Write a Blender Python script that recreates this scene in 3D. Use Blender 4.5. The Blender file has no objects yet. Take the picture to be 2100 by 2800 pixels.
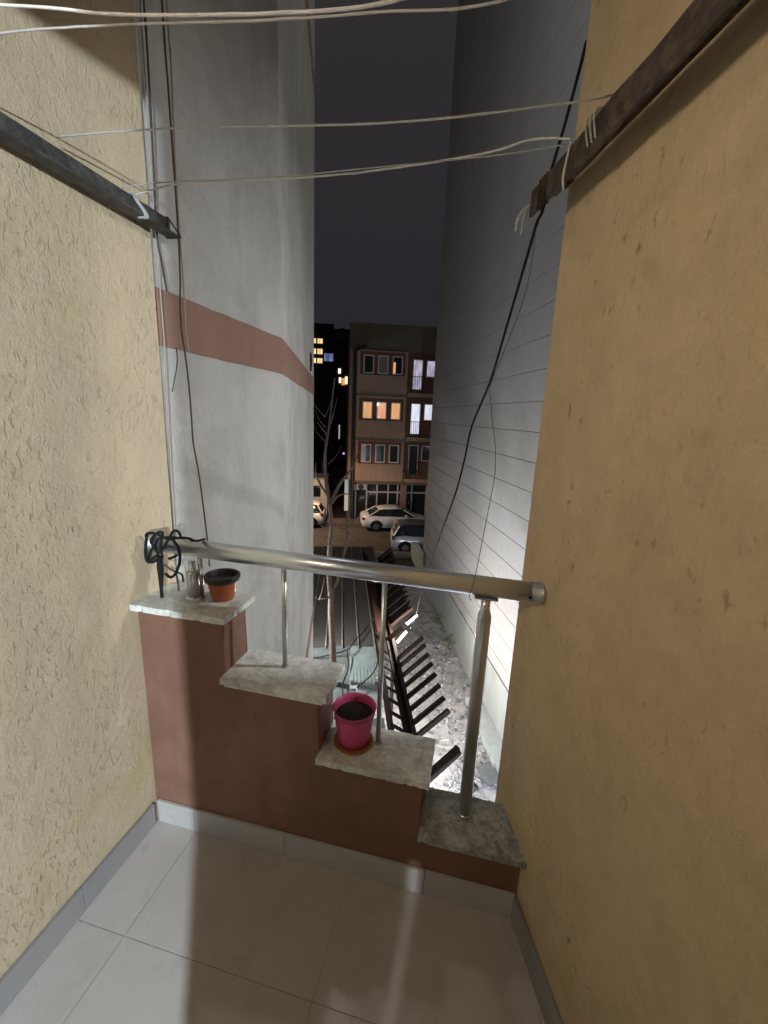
import bpy, bmesh, math, random
from mathutils import Vector, Matrix
random.seed(7)
C = bpy.context.scene.collection
sc = bpy.context.scene
R = math.radians
H = 1.55                                   # eye height over the balcony floor
AB = R(18.37)                              # the alley (u right, v forward) is turned against the balcony (x, y)
G = -5.65                                  # street level
EX = dict(key=870.0, warm=6.2, alley=1500.0, spill=720.0, yard=500.0, under=300.0, tube=260.0, street=2100.0, slit=330.0, upper=110.0)

# ---------------------------------------------------------------- camera
cam_d = bpy.data.cameras.new('camera'); cam = bpy.data.objects.new('camera', cam_d); C.objects.link(cam)
F, PX, PY = 1150.0, 2100.0, 2800.0
cam_d.sensor_fit = 'VERTICAL'; cam_d.sensor_height = 24.0; cam_d.lens = F / PY * 24.0
cam_d.clip_start = 0.02; cam_d.clip_end = 600
pitch = math.atan(263 / F); roll = R(2.35); yaw = R(12.324)
f0 = Vector((-math.sin(yaw) * math.cos(pitch), math.cos(yaw) * math.cos(pitch), -math.sin(pitch)))
r0 = Vector((math.cos(yaw), math.sin(yaw), 0)); u0 = r0.cross(f0)
rr = r0 * math.cos(roll) + u0 * math.sin(roll); uu = rr.cross(f0)
M = Matrix((rr, uu, -f0)).transposed().to_4x4(); M.translation = (0, 0, H)
cam.matrix_world = M
sc.camera = cam

# ---------------------------------------------------------------- world: dull night sky
w = bpy.data.worlds.new('World'); sc.world = w; w.use_nodes = True
nt = w.node_tree; nt.nodes.clear()
wo = nt.nodes.new('ShaderNodeOutputWorld'); bg = nt.nodes.new('ShaderNodeBackground')
tc = nt.nodes.new('ShaderNodeTexCoord'); sx = nt.nodes.new('ShaderNodeSeparateXYZ'); rp = nt.nodes.new('ShaderNodeValToRGB')
nt.links.new(tc.outputs['Generated'], sx.inputs[0]); nt.links.new(sx.outputs['Z'], rp.inputs[0])
rp.color_ramp.elements[0].position = 0.0; rp.color_ramp.elements[0].color = (.0175, .0180, .0235, 1)
rp.color_ramp.elements[1].position = 0.75; rp.color_ramp.elements[1].color = (.031, .0275, .0285, 1)
e = rp.color_ramp.elements.new(.3); e.color = (.0225, .0210, .0250, 1)
nt.links.new(rp.outputs[0], bg.inputs[0]); bg.inputs[1].default_value = 1.0
nt.links.new(bg.outputs[0], wo.inputs[0])
sc.view_settings.view_transform = 'Standard'; sc.view_settings.look = 'None'
sc.view_settings.exposure = 0.0; sc.view_settings.gamma = 1.0; sc.view_settings.use_curve_mapping = False

def W(u, v, z=0.0):
    return Vector((u * math.cos(AB) - v * math.sin(AB), u * math.sin(AB) + v * math.cos(AB), z))

# ---------------------------------------------------------------- lights
def lamp(name, typ, loc, power, col, size=.1, target=None, **k):
    l = bpy.data.lights.new(name, typ); l.energy = power; l.color = col
    if typ == 'AREA': l.size = size
    elif typ in ('POINT', 'SPOT'): l.shadow_soft_size = size
    for a, b in k.items(): setattr(l, a, b)
    o = bpy.data.objects.new(name, l); C.objects.link(o); o.location = loc
    if target is not None:
        o.rotation_euler = (Vector(target) - Vector(loc)).to_track_quat('-Z', 'Y').to_euler()
    return o
KEY = Vector((1.28, -2.2, 1.80))
lamp('room_light', 'POINT', KEY, EX['key'], (.76, .89, 1.0), .018)
WARM = Vector((-1.04, -.25, 2.05))
lamp('wall_fill_light', 'AREA', WARM, EX['warm'], (1.0, .86, .68), .22, target=WARM + Vector((1.39, .95, -.22)), spread=R(120))  # added warm fill, aimed to brighten the right ochre wall
FLOOD = W(1.9, 2.6, -3.3)
lamp('flood_light', 'SPOT', FLOOD, EX['alley'], (.72, .82, 1.0), .12, target=W(3.7, 7.2, -5.5), spot_size=R(100), spot_blend=.10)
SLIT = Vector((-.236, -3.2, 1.30))
lamp('streak_light', 'POINT', SLIT, EX['slit'], (.88, .93, 1.0), .004)  # added lamp behind the partition slit, makes the streak on the floor
UPPER = W(-.05, 6.0, 9.0)
lamp('siding_fill_light', 'POINT', UPPER, EX['upper'], (1.0, .96, .92), .2)  # added fill out of view, lifts the upper siding
YARD = W(-1.3, 7.2, -1.9)
lamp('alley_fill_light', 'POINT', YARD, EX['yard'], (.93, .97, 1.0), .15)  # added fill hidden behind the grey block, lights siding and shed roof
SPILL = W(2.99, 1.10, 2.7)
lamp('outdoor_fill_light', 'SPOT', SPILL, EX['spill'] * .6, (.93, .96, 1.0), .10, target=(-1.5, 3.3, -1.2), spot_size=R(110), spot_blend=1.0)  # added fill out of view for the grey block and coping tops
UNDER = W(.95, 7.0, -4.5)
lamp('canopy_light_near', 'POINT', UNDER, EX['under'], (1.0, .93, .88), .08)
TUBE = W(1.62, 8.85, -3.38)
lamp('canopy_light_far', 'POINT', TUBE, EX['tube'], (1.0, .84, .74), .06)
STREET = W(-3.0, 24.2, -.9)
lamp('street_lamp_light', 'SPOT', STREET, EX['street'] * .45, (1.0, .70, .50), .15, target=W(-2.2, 25.0, -5.6), spot_size=R(158), spot_blend=.35)
SHOP = W(-1.2, 25.6, -2.9)
lamp('street_wall_light', 'POINT', SHOP, 170, (1.0, .62, .38), .1)
COOL = W(7.6, 21.0, -.6)
lamp('corner_lamp_light', 'POINT', COOL, 95, (.80, .88, 1.0), .2)

# ---------------------------------------------------------------- helpers
ORG = {}
def tagp(o, label=None, cat=None, group=None, kind=None):
    if label: o['label'] = label
    if cat: o['category'] = cat
    if group: o['group'] = group
    if kind: o['kind'] = kind
    return o
def thing(name, label, cat, loc=(0, 0, 0), frame='A', group=None, rotz=0.0):
    """Empty at the base. frame 'B': parts are written in (u, v, z) alley coordinates."""
    o = bpy.data.objects.new(name, None); C.objects.link(o); o.empty_display_size = .2
    o.location = W(*loc) if frame == 'B' else Vector(loc)
    o.rotation_euler = (0, 0, (AB if frame == 'B' else 0) + rotz)
    tagp(o, label, cat, group)
    ORG[o.name] = Vector(loc); return o
def mesh_of(name, bm, m, smooth=False):
    me = bpy.data.meshes.new(name); bmesh.ops.recalc_face_normals(bm, faces=bm.faces); bm.to_mesh(me); bm.free()
    if m: me.materials.append(m)
    if smooth:
        for p in me.polygons: p.use_smooth = True
    return me
def part(name, bm, m, parent, smooth=False, label=None, kind=None):
    root = parent
    while root.parent: root = root.parent
    org = ORG[root.name]
    bmesh.ops.translate(bm, vec=-org, verts=bm.verts)
    o = bpy.data.objects.new(name, mesh_of(name, bm, m, smooth)); C.objects.link(o); o.parent = parent
    tagp(o, label, kind=kind); return o
def dup_part(o, off, parent=None, label=None):
    c = o.copy(); C.objects.link(c); c.parent = parent or o.parent; c.location = o.location + Vector(off)
    if 'label' in c: del c['label']
    if label: c['label'] = label
    return c
def solo(name, bm, m, label=None, cat=None, frame='A', org=(0, 0, 0), group=None, kind=None, smooth=False):
    org = Vector(org); bmesh.ops.translate(bm, vec=-org, verts=bm.verts)
    o = bpy.data.objects.new(name, mesh_of(name, bm, m, smooth)); C.objects.link(o)
    o.location = W(*org) if frame == 'B' else org
    o.rotation_euler = (0, 0, AB if frame == 'B' else 0)
    ORG[o.name] = org
    return tagp(o, label, cat, group, kind)
def B(): return bmesh.new()
def box(bm, x0, x1, y0, y1, z0, z1, rot=None, piv=None, bev=0.0):
    vs = [bm.verts.new((x, y, z)) for z in (z0, z1) for y in (y0, y1) for x in (x0, x1)]
    fs = [bm.faces.new([vs[i] for i in f]) for f in ((0, 2, 3, 1), (4, 5, 7, 6), (0, 1, 5, 4), (2, 6, 7, 3), (0, 4, 6, 2), (1, 3, 7, 5))]
    if bev:
        es = list({e for f in fs for e in f.edges})
        r = bmesh.ops.bevel(bm, geom=es, offset=bev, segments=1, affect='EDGES'); vs = list({v for f in r['faces'] for v in f.verts} | {v for v in vs if v.is_valid})
    if rot is not None:
        bmesh.ops.rotate(bm, verts=vs, cent=piv, matrix=rot)
    return vs
def cbox(x0, x1, y0, y1, z0, z1, bev=0.0):
    bm = B(); box(bm, x0, x1, y0, y1, z0, z1, bev=bev); return bm
def tube(bm, pts, rad, n=8, cap=True):
    pts = [Vector(p) for p in pts]; N = len(pts)
    rads = rad if isinstance(rad, (list, tuple)) else [rad] * N
    rings = []; prev = None
    for i, p in enumerate(pts):
        t = (pts[min(i + 1, N - 1)] - pts[max(i - 1, 0)])
        if t.length < 1e-9: t = Vector((0, 0, 1))
        t.normalize()
        if prev is None:
            a = Vector((0, 0, 1)) if abs(t.z) < .9 else Vector((0, 1, 0))
            n1 = t.cross(a).normalized()
        else:
            n1 = (prev - t * prev.dot(t)); n1 = n1.normalized() if n1.length > 1e-6 else t.orthogonal().normalized()
        prev = n1; n2 = t.cross(n1)
        rings.append([bm.verts.new(p + (n1 * math.cos(a) + n2 * math.sin(a)) * rads[i]) for a in [2 * math.pi * k / n for k in range(n)]])
    for a, b in zip(rings, rings[1:]):
        for k in range(n): bm.faces.new((a[k], a[(k + 1) % n], b[(k + 1) % n], b[k]))
    if cap: bm.faces.new(rings[0][::-1]); bm.faces.new(rings[-1])
    return bm
def smoothline(pts, sub=5):
    pts = [Vector(p) for p in pts]; out = []
    P = [pts[0]] + pts + [pts[-1]]
    for i in range(1, len(P) - 2):
        for k in range(sub):
            t = k / sub; a, b, c, d = P[i - 1], P[i], P[i + 1], P[i + 2]
            out.append(.5 * ((2 * b) + (c - a) * t + (2 * a - 5 * b + 4 * c - d) * t * t + (3 * b - a - 3 * c + d) * t ** 3))
    out.append(pts[-1]); return out
def lathe(bm, prof, c, n=40):
    rings = [[bm.verts.new((c[0] + r * math.cos(2 * math.pi * k / n), c[1] + r * math.sin(2 * math.pi * k / n), c[2] + z)) for k in range(n)] for r, z in prof]
    for a, b in zip(rings, rings[1:]):
        for k in range(n): bm.faces.new((a[k], a[(k + 1) % n], b[(k + 1) % n], b[k]))
    bm.faces.new(rings[0][::-1]); bm.faces.new(rings[-1]); return bm
def prism(bm, poly, z0, z1):
    lo = [bm.verts.new((x, y, z0)) for x, y in poly]; hi = [bm.verts.new((x, y, z1)) for x, y in poly]
    bm.faces.new(lo[::-1]); bm.faces.new(hi)
    n = len(poly)
    for i in range(n): bm.faces.new((lo[i], lo[(i + 1) % n], hi[(i + 1) % n], hi[i]))
    return bm

# ---------------------------------------------------------------- materials
def mat(name, col, rough=.7, metal=0.0, spec=.5):
    m = bpy.data.materials.new(name); m.use_nodes = True
    b = m.node_tree.nodes['Principled BSDF']
    b.inputs['Base Color'].default_value = (*col, 1); b.inputs['Roughness'].default_value = rough
    b.inputs['Metallic'].default_value = metal; b.inputs['Specular IOR Level'].default_value = spec
    return m
class N:
    def __init__(s, m): s.t = m.node_tree; s.b = s.t.nodes['Principled BSDF']; s.co = s.t.nodes.new('ShaderNodeTexCoord')
    def n(s, typ, **k):
        x = s.t.nodes.new(typ)
        for a, b in k.items(): setattr(x, a, b)
        return x
    def l(s, a, b): s.t.links.new(a, b)
    def mp(s, scale=(1, 1, 1), rot=(0, 0, 0), src='Object'):
        x = s.n('ShaderNodeMapping'); x.inputs['Scale'].default_value = scale; x.inputs['Rotation'].default_value = rot
        s.l(s.co.outputs[src], x.inputs[0]); return x.outputs[0]
    def noise(s, vec, scale, det=4, rough=.55, dist=0.0):
        x = s.n('ShaderNodeTexNoise'); x.inputs['Scale'].default_value = scale; x.inputs['Detail'].default_value = det
        x.inputs['Roughness'].default_value = rough; x.inputs['Distortion'].default_value = dist; s.l(vec, x.inputs['Vector']); return x.outputs[0]
    def ramp(s, fac, stops):
        x = s.n('ShaderNodeValToRGB'); r = x.color_ramp
        while len(r.elements) < len(stops): r.elements.new(.5)
        for e, (p, c) in zip(r.elements, stops):
            e.position = p; e.color = (c, c, c, 1) if isinstance(c, (int, float)) else (*c, 1)
        s.l(fac, x.inputs[0]); return x.outputs[0]
    def mix(s, fac, a, b, mode='MIX'):
        x = s.n('ShaderNodeMix', data_type='RGBA', blend_type=mode)
        if isinstance(fac, (int, float)): x.inputs[0].default_value = fac
        else: s.l(fac, x.inputs[0])
        for i, v in ((6, a), (7, b)):
            if isinstance(v, tuple): x.inputs[i].default_value = (*v, 1)
            else: s.l(v, x.inputs[i])
        return x.outputs[2]
    def math(s, op, a, b=None):
        x = s.n('ShaderNodeMath', operation=op)
        for i, v in enumerate((a, b)):
            if v is None: continue
            if isinstance(v, (int, float)): x.inputs[i].default_value = v
            else: s.l(v, x.inputs[i])
        return x.outputs[0]
    def bump(s, h, dist, strength=1.0, prev=None):
        x = s.n('ShaderNodeBump'); x.inputs['Distance'].default_value = dist; x.inputs['Strength'].default_value = strength
        s.l(h, x.inputs['Height'])
        if prev is not None: s.l(prev, x.inputs['Normal'])
        return x.outputs[0]
    def col(s, c): s.l(c, s.b.inputs['Base Color'])
    def nor(s, c): s.l(c, s.b.inputs['Normal'])
    def rgh(s, c): s.l(c, s.b.inputs['Roughness'])

def plaster(name, base, dark, groove, ang, spot=.75, mott=.35, gs=74):
    m = mat(name, base, .88, 0, .2); s = N(m)
    v = s.mp(); big = s.noise(v, 1.5, 5, .65); mid = s.noise(v, 8, 6, .7, .4)
    c = s.mix(s.ramp(big, [(.3, 0.0), (.7, 1.0)]), dark, base)
    c = s.mix(s.ramp(mid, [(.42, .0), (.72, mott)]), c, tuple(x * .62 for x in base))
    c = s.mix(s.ramp(s.noise(s.mp((1, 1, .35)), 3.2, 5, .7, .6), [(.5, .0), (.74, .5)]), c, tuple(x * y for x, y in zip(base, (.80, .76, .82))))
    yel = s.ramp(s.noise(s.mp((1.3, .9, 1.1)), 2.3, 4, .6, .3), [(.60, .0), (.75, .55)])
    c = s.mix(yel, c, (base[0] * .82, base[1] * .84, base[2] * .45))
    sp = s.noise(s.mp((1, 1, .6)), 34, 4, .6, .3)
    spots = s.math('MULTIPLY', s.ramp(sp, [(.61, 0.0), (.72, spot)]), s.ramp(s.noise(v, 2.6, 4, .6), [(.42, 0.0), (.58, 1.0)]))
    c = s.mix(spots, c, tuple(x * .36 for x in base))
    fine = s.ramp(s.noise(v, 130, 3, .7), [(.35, .24), (.7, 0.0)])
    c = s.mix(fine, c, tuple(x * .5 for x in base))
    g = s.noise(s.mp((1, 1, .42), (ang, 0, 0)), gs, 4, .55, .5)
    gro = s.ramp(g, [(.55, 0.0), (.66, 1.0)])
    gro = s.math('MULTIPLY', gro, s.ramp(s.noise(v, 3.4, 5, .7), [(.40, .04), (.60, 1.0)]))
    c = s.mix(s.math('MULTIPLY', gro, .18), c, tuple(x * .5 for x in base))
    s.col(c)
    n1 = s.bump(gro, -groove)
    n2 = s.bump(s.noise(v, 130, 6, .8), .0030, 1, n1)
    n3 = s.bump(s.noise(v, 34, 4, .6), .0025, 1, n2)
    s.nor(s.bump(s.noise(v, 9, 3), .008, 1, n3))
    return m
M_YEL_L = plaster('ochre_bark_plaster', (.58, .47, .32), (.53, .415, .26), .0026, .25, .5, .22, 80)
M_YEL_R = plaster('ochre_smooth_plaster', (.68, .525, .33), (.60, .45, .25), .0014, .5, .95, .62, 60)

def painted(name, base, var=.12, sc_=6, bump=.002, rough=.8, streak=True, blot=0.0):
    m = mat(name, base, rough, 0, .25); s = N(m)
    v = s.mp(); c = s.mix(s.ramp(s.noise(v, sc_, 5, .6), [(.3, 0.0), (.7, 1.0)]), tuple(x * (1 - var) for x in base), tuple(min(1, x * (1 + var)) for x in base))
    if streak:
        st = s.ramp(s.noise(s.mp((1, 1, .06)), 5.5, 5, .65), [(.42, 0.0), (.68, 1.0)])
        c = s.mix(s.math('MULTIPLY', st, .55), c, tuple(x * .72 for x in base))
    if blot:
        b1 = s.ramp(s.noise(v, 2.4, 7, .72, .5), [(.46, 0.0), (.66, blot)])
        c = s.mix(b1, c, tuple(x * y for x, y in zip(base, (.70, .665, .62))))
        b2 = s.ramp(s.noise(v, 46, 4, .7), [(.60, 0.0), (.72, blot)]); c = s.mix(b2, c, tuple(x * .62 for x in base))
        b3 = s.ramp(s.noise(s.mp((1.2, 1.2, .4)), 1.3, 3, .5), [(.55, 0.0), (.62, blot * .6)]); c = s.mix(b3, c, tuple(min(.9, x * 1.13) for x in base))
    s.col(c); n_ = s.bump(s.noise(v, 90, 4, .6), bump); s.nor(s.bump(s.noise(v, 11, 4, .6), bump * 2, 1, n_)); return m
M_GREY = painted('grey_render', (.53, .52, .485), .10, 3, .003, .85, True, .75)
M_BAND = painted('brick_red_paint', (.31, .185, .14), .12, 5, .002, .85, True, .5)
M_BROWN = painted('brown_parapet_paint', (.25, .132, .092), .16, 7, .0015, .7, True, .6)
M_SIDE = painted('siding_panel_paint', (.42, .43, .425), .06, 1.2, .0006, .6, False, .35)
M_SIDEBACK = mat('siding_backing', (.10, .10, .10), .9)
M_PLINTH = painted('plinth_stone', (.36, .40, .38), .12, 2, .001, .6)
def tilemat(name, base, rough=.35):
    m = mat(name, base, rough, 0, .5); s = N(m); v = s.mp()
    c = s.mix(s.ramp(s.noise(v, 4, 4), [(.35, 0.0), (.7, 1.0)]), tuple(x * .93 for x in base), base)
    d = s.ramp(s.noise(v, 9, 8, .75, .6), [(.50, 0.0), (.75, .45)]); c = s.mix(d, c, tuple(x * .66 for x in base))
    d = s.ramp(s.noise(v, 75, 4, .7), [(.68, 0.0), (.76, .6)]); c = s.mix(d, c, (.14, .115, .09)); s.col(c)
    s.rgh(s.ramp(s.noise(v, 7, 4), [(.3, rough - .07), (.7, rough + .15)]))
    s.nor(s.bump(s.noise(v, 60, 2), .0003)); return m
M_TILE = tilemat('floor_tile', (.50, .455, .42), .3)
M_SKIRT = tilemat('skirting_tile', (.49, .475, .455), .4)
M_GROUT = mat('grout', (.34, .31, .275), .9)
M_SKIRT_SHADED = tilemat('shaded_skirting_tile', (.265, .25, .24), .45)  # darker copy of the skirting tile, shade along the side walls painted in
def marble(name, base, dark):
    m = mat(name, base, .42, 0, .5); s = N(m); v = s.mp()
    a = s.noise(v, 15, 8, .75, .3); c = s.mix(s.ramp(a, [(.36, 0.0), (.56, 1.0)]), dark, base)
    vein = s.ramp(s.noise(s.mp((1, 1.7, 1), (0, 0, .5)), 4, 4, .55, .9), [(.47, 0.0), (.50, .35), (.53, 0.0)]); c = s.mix(vein, c, tuple(x * .5 for x in dark))
    sp = s.ramp(s.noise(v, 95, 3, .6), [(.36, .45), (.52, 0.0)]); c = s.mix(sp, c, dark)
    d = s.ramp(s.noise(v, 4.5, 6, .75), [(.52, 0.0), (.74, .5)]); c = s.mix(d, c, (.24, .20, .15))
    s.col(c); s.rgh(s.ramp(s.noise(v, 12, 4), [(.3, .35), (.7, .6)])); s.nor(s.bump(s.noise(v, 150, 3), .0006)); return m
M_MARB = marble('granite_coping', (.80, .80, .75), (.46, .47, .43))
M_MARB_SHADED = marble('shaded_granite_coping', (.50, .50, .45), (.17, .175, .16))  # darkened copy of the coping granite, shade on the lowest slab painted in
def steel(name, rough=.22, tint=(.74, .72, .68)):
    m = mat(name, tint, rough, 1.0); s = N(m)
    v = s.mp((.5, 14, 14)); s.rgh(s.ramp(s.noise(v, 14, 4), [(.3, rough), (.7, rough + .16)]))
    c = s.mix(s.ramp(s.noise(s.mp(), 22, 5, .7), [(.5, 0.0), (.8, .22)]), tint, tuple(x * .6 for x in tint)); s.col(c); return m
M_STEEL = steel('brushed_steel', .27, (.78, .83, .90)); M_STEELP = steel('satin_steel', .28, (.66, .67, .68)); M_STEELD = steel('dull_steel', .45, (.45, .44, .42))
def rusty(name, a, b, rough=.75):
    m = mat(name, a, rough, .2); s = N(m); v = s.mp()
    s.col(s.mix(s.ramp(s.noise(v, 28, 6, .7), [(.45, 0.0), (.62, 1.0)]), a, b)); s.nor(s.bump(s.noise(v, 70, 5, .7), .003)); return m
M_ARML = rusty('dark_painted_angle_iron', (.048, .046, .042), (.09, .082, .068))
M_ARMR = rusty('rusty_angle_iron', (.045, .032, .026), (.12, .085, .05))
M_STRING = painted('white_clothes_line', (.56, .55, .53), .1, 60, .0005, .8, False)
M_STRING2 = painted('grey_clothes_line', (.40, .39, .37), .1, 60, .0005, .8, False)
M_BLACK = mat('black_cable_rubber', (.014, .014, .015), .85, 0, .15)
M_CABG = mat('grey_cable_rubber', (.07, .065, .06), .6)
M_CABB = mat('brown_cable_sheath', (.09, .06, .04), .6)
M_CABW = mat('pale_cable_sheath', (.42, .33, .26), .6)
def plastic(name, c, rough=.38):
    m = mat(name, c, rough, 0, .5); s = N(m)
    s.col(s.mix(s.ramp(s.noise(s.mp(), 26, 5, .7), [(.5, 0.0), (.8, .35)]), c, tuple(x * .55 for x in c))); return m
M_POTO = plastic('orange_brown_plastic', (.34, .085, .032)); M_POTD = plastic('dark_brown_plastic', (.014, .008, .007), .45)
M_PINK = plastic('pink_plastic', (.58, .08, .20), .36); M_TERRA = plastic('terracotta_plastic', (.43, .15, .055), .6)
def soilm():
    m = mat('potting_soil', (.022, .017, .012), 1.0); s = N(m); s.nor(s.bump(s.noise(s.mp(), 160, 5, .8), .006)); return m
M_SOIL = soilm()
def wood(name, a, b, sp=.3):
    m = mat(name, a, .65 if sp > .2 else .9, 0, sp); s = N(m); v = s.mp((9, .7, 9))
    s.col(s.mix(s.ramp(s.noise(v, 9, 5, .65), [(.35, 0.0), (.68, 1.0)]), a, b)); s.nor(s.bump(s.noise(v, 18, 4), .002)); return m
M_RAFT = wood('dark_brown_stained_timber', (.011, .008, .0065), (.019, .012, .009), .06)
M_RED = wood('reddish_brown_timber', (.045, .022, .016), (.028, .014, .011), .1)
M_ROOF = wood('dark_roofing_sheet', (.060, .053, .046), (.10, .088, .075)); M_BATT = wood('weathered_batten', (.34, .31, .26), (.22, .20, .17))
M_POLY = painted('pale_plastic_sheet', (.22, .25, .235), .12, 6, .001, .5)
M_POLYD = painted('grey_cement_sheet', (.105, .115, .11), .2, 8, .002, .8)
def ground_mat(name, a, b, d, s1=1.2, bump=.03):
    m = mat(name, a, .95, 0, .2); s = N(m); v = s.mp()
    c = s.mix(s.ramp(s.noise(v, s1, 6, .65), [(.35, 0.0), (.65, 1.0)]), a, b)
    c = s.mix(s.ramp(s.noise(v, s1 * 5, 6, .75, .5), [(.5, 0.0), (.68, .9)]), c, d); s.col(c)
    s.nor(s.bump(s.noise(v, 14, 7, .75), bump)); return m
M_ALLEY = ground_mat('rubble_strewn_concrete', (.40, .40, .395), (.23, .23, .225), (.09, .09, .088), 1.0)
M_ASPH = ground_mat('worn_asphalt', (.105, .09, .075), (.075, .065, .055), (.05, .045, .04), .35, .012)
M_EARTH = ground_mat('bare_earth', (.06, .05, .04), (.035, .03, .025), (.02, .02, .016), .6)
M_PAVE = ground_mat('pavement_concrete', (.20, .18, .16), (.15, .135, .12), (.09, .08, .07), .8, .006)
M_CHUNK = painted('rubble_chunks', (.32, .32, .31), .4, 9, .004, .9, False)
M_DEBR = painted('grey_debris', (.13, .13, .13), .4, 9, .003, .9, False)
M_STICK = painted('pale_broken_sticks', (.38, .38, .36), .2, 9, .002, .8, False)
M_BARK = painted('grey_brown_bark', (.115, .082, .066), .25, 18, .004, .9, False)
M_LEAF = mat('weed_leaf', (.10, .14, .03), .6)
M_WHITE = painted('white_wall_paint', (.72, .70, .64), .05, 3, .001, .8)
M_ROOM = painted('dark_room_paint', (.04, .036, .03), .05, 3, .001, .8, False)
# facade
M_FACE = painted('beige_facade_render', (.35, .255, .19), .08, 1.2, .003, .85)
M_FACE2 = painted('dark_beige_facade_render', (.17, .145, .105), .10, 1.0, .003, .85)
M_SURR = painted('brick_red_window_surround', (.19, .09, .06), .12, 2, .002, .85)
M_NICHE = painted('brown_niche_paint', (.15, .085, .06), .12, 2, .002, .85)
M_PVC = mat('white_window_frame', (.62, .61, .60), .4)
M_GLASSD = mat('dark_window_glass', (.018, .022, .024), .08, 0, .6)
M_DARKM = mat('dark_metal', (.03, .03, .03), .5, .5)
M_FRAMEG = mat('grey_shop_frame', (.42, .41, .40), .5)
M_COL = painted('pinkish_column_render', (.24, .17, .145), .1, 2, .002, .85)
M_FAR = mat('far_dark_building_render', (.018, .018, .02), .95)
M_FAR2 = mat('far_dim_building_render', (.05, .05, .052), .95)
M_PIPE = mat('dark_drainpipe', (.02, .018, .018), .6)
def emit(name, c, st, folds=0.0, c2=None, scale=6.0):
    m = bpy.data.materials.new(name); m.use_nodes = True; t = m.node_tree; t.nodes.clear()
    o = t.nodes.new('ShaderNodeOutputMaterial'); e_ = t.nodes.new('ShaderNodeEmission'); e_.inputs[1].default_value = st
    e_.inputs[0].default_value = (*c, 1); t.links.new(e_.outputs[0], o.inputs[0])
    if folds:
        cc = t.nodes.new('ShaderNodeTexCoord'); mp = t.nodes.new('ShaderNodeMapping'); mp.inputs['Scale'].default_value = (scale, scale, .25 * scale)
        no = t.nodes.new('ShaderNodeTexNoise'); no.inputs['Scale'].default_value = 1.0; no.inputs['Detail'].default_value = 2
        r = t.nodes.new('ShaderNodeValToRGB'); r.color_ramp.elements[0].position = .38; r.color_ramp.elements[1].position = .62
        k = c2 or tuple(x * (1 - folds) for x in c)
        r.color_ramp.elements[0].color = (*k, 1); r.color_ramp.elements[1].color = (*c, 1)
        t.links.new(cc.outputs['Object'], mp.inputs[0]); t.links.new(mp.outputs[0], no.inputs[0]); t.links.new(no.outputs[0], r.inputs[0]); t.links.new(r.outputs[0], e_.inputs[0])
    return m
E_WARM = emit('lit_room_warm', (.80, .40, .19), 1.0, .35, (.60, .33, .13), 2.2)
E_WARM2 = emit('lit_room_peach', (.82, .42, .27), 1.0, .3, (.72, .30, .16), 2.2)
E_COOL = emit('lit_room_cool', (.82, .84, 1.0), 1.0, .25, None, 3.0)
E_CURT = emit('lit_lilac_curtain', (.50, .45, .60), 1.0, .4, None, 7.0)
E_SLIT = emit('lit_gap_warm', (.75, .42, .2), 1.0)
E_YEL = emit('far_lit_yellow', (1.0, .72, .36), 1.15, .25, None, 1.2)
E_BLUE = emit('far_lit_blue', (.30, .38, .75), .75, .6, None, 1.5)
E_ORG = emit('far_lit_orange', (1.0, .42, .12), 1.0, .6, None, 1.0)
E_HOT = emit('far_lit_hot', (1.0, .80, .62), 1.5)
E_DIMW = emit('far_lit_dim', (.55, .48, .42), .8)
E_PURP = emit('far_purple_light', (.8, .4, 1.0), 1.3)
E_LAMP = emit('lamp_glass', (1.0, .88, .80), 6.0)
E_LAMPW = emit('lamp_glass_warm', (1.0, .75, .5), 4.0)
E_SIGN = emit('lit_sign_face', (.42, .50, .46), .8, .4)

# ================================================================ SETTING
def sheet(name, m, poly, z, frame='B', kind='structure', **k):
    bm = B(); vs = [bm.verts.new((x, y, z)) for x, y in poly]; bm.faces.new(vs)
    o = solo(name, bm, m, frame=frame, kind=kind, **k); return o
sheet('ground', M_EARTH, [(-300, -60), (300, -60), (300, 400), (-300, 400)], G - .02)
# alley ground as an uneven real surface
bm = B(); nu, nv = 46, 110
from mathutils import noise as mnoise
g = []
for j in range(nv + 1):
    row = []
    for i in range(nu + 1):
        u = .2 + (3.9 - .2) * i / nu; v = 1.3 + (18.0 - 1.3) * j / nv
        h = .05 * mnoise.fractal(Vector((u * 2.2, v * 2.2, 0)), 1.0, 2.0, 5) + .02
        row.append(bm.verts.new((u, v, G + .03 + h)))
    g.append(row)
for j in range(nv):
    for i in range(nu): bm.faces.new((g[j][i], g[j][i + 1], g[j + 1][i + 1], g[j + 1][i]))
solo('alley_ground', bm, M_ALLEY, frame='B', org=(2, 1.3, G), kind='structure', smooth=True)
sheet('street', M_ASPH, [(-60, 20.9), (60, 20.9), (60, 27.6), (-60, 27.6)], G + .02)
bm = B(); box(bm, -60, 60, 27.6, 28.6, G - .1, G + .13); solo('pavement', bm, M_PAVE, frame='B', org=(0, 28, G), kind='structure')

# ================================================================ BALCONY
fl = solo('balcony_floor', cbox(-1.3, 1.0, -.76, 1.2, -.16, -.0018), M_GROUT, kind='structure')
def tiles_grid(parent, xs, ys, m, z0, z1, gap=.0010):
    for a, b in zip(xs, xs[1:]):
        for c, d in zip(ys, ys[1:]):
            bm = cbox(a + gap, b - gap, c + gap, d - gap, z0, z1)
            part('tile', bm, m, parent)
tiles_grid(fl, (-1.085, -.91, -.31, .29, .80), (-.59, -.438, .162, .762, 1.105), M_TILE, -.0015, 0)

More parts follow.
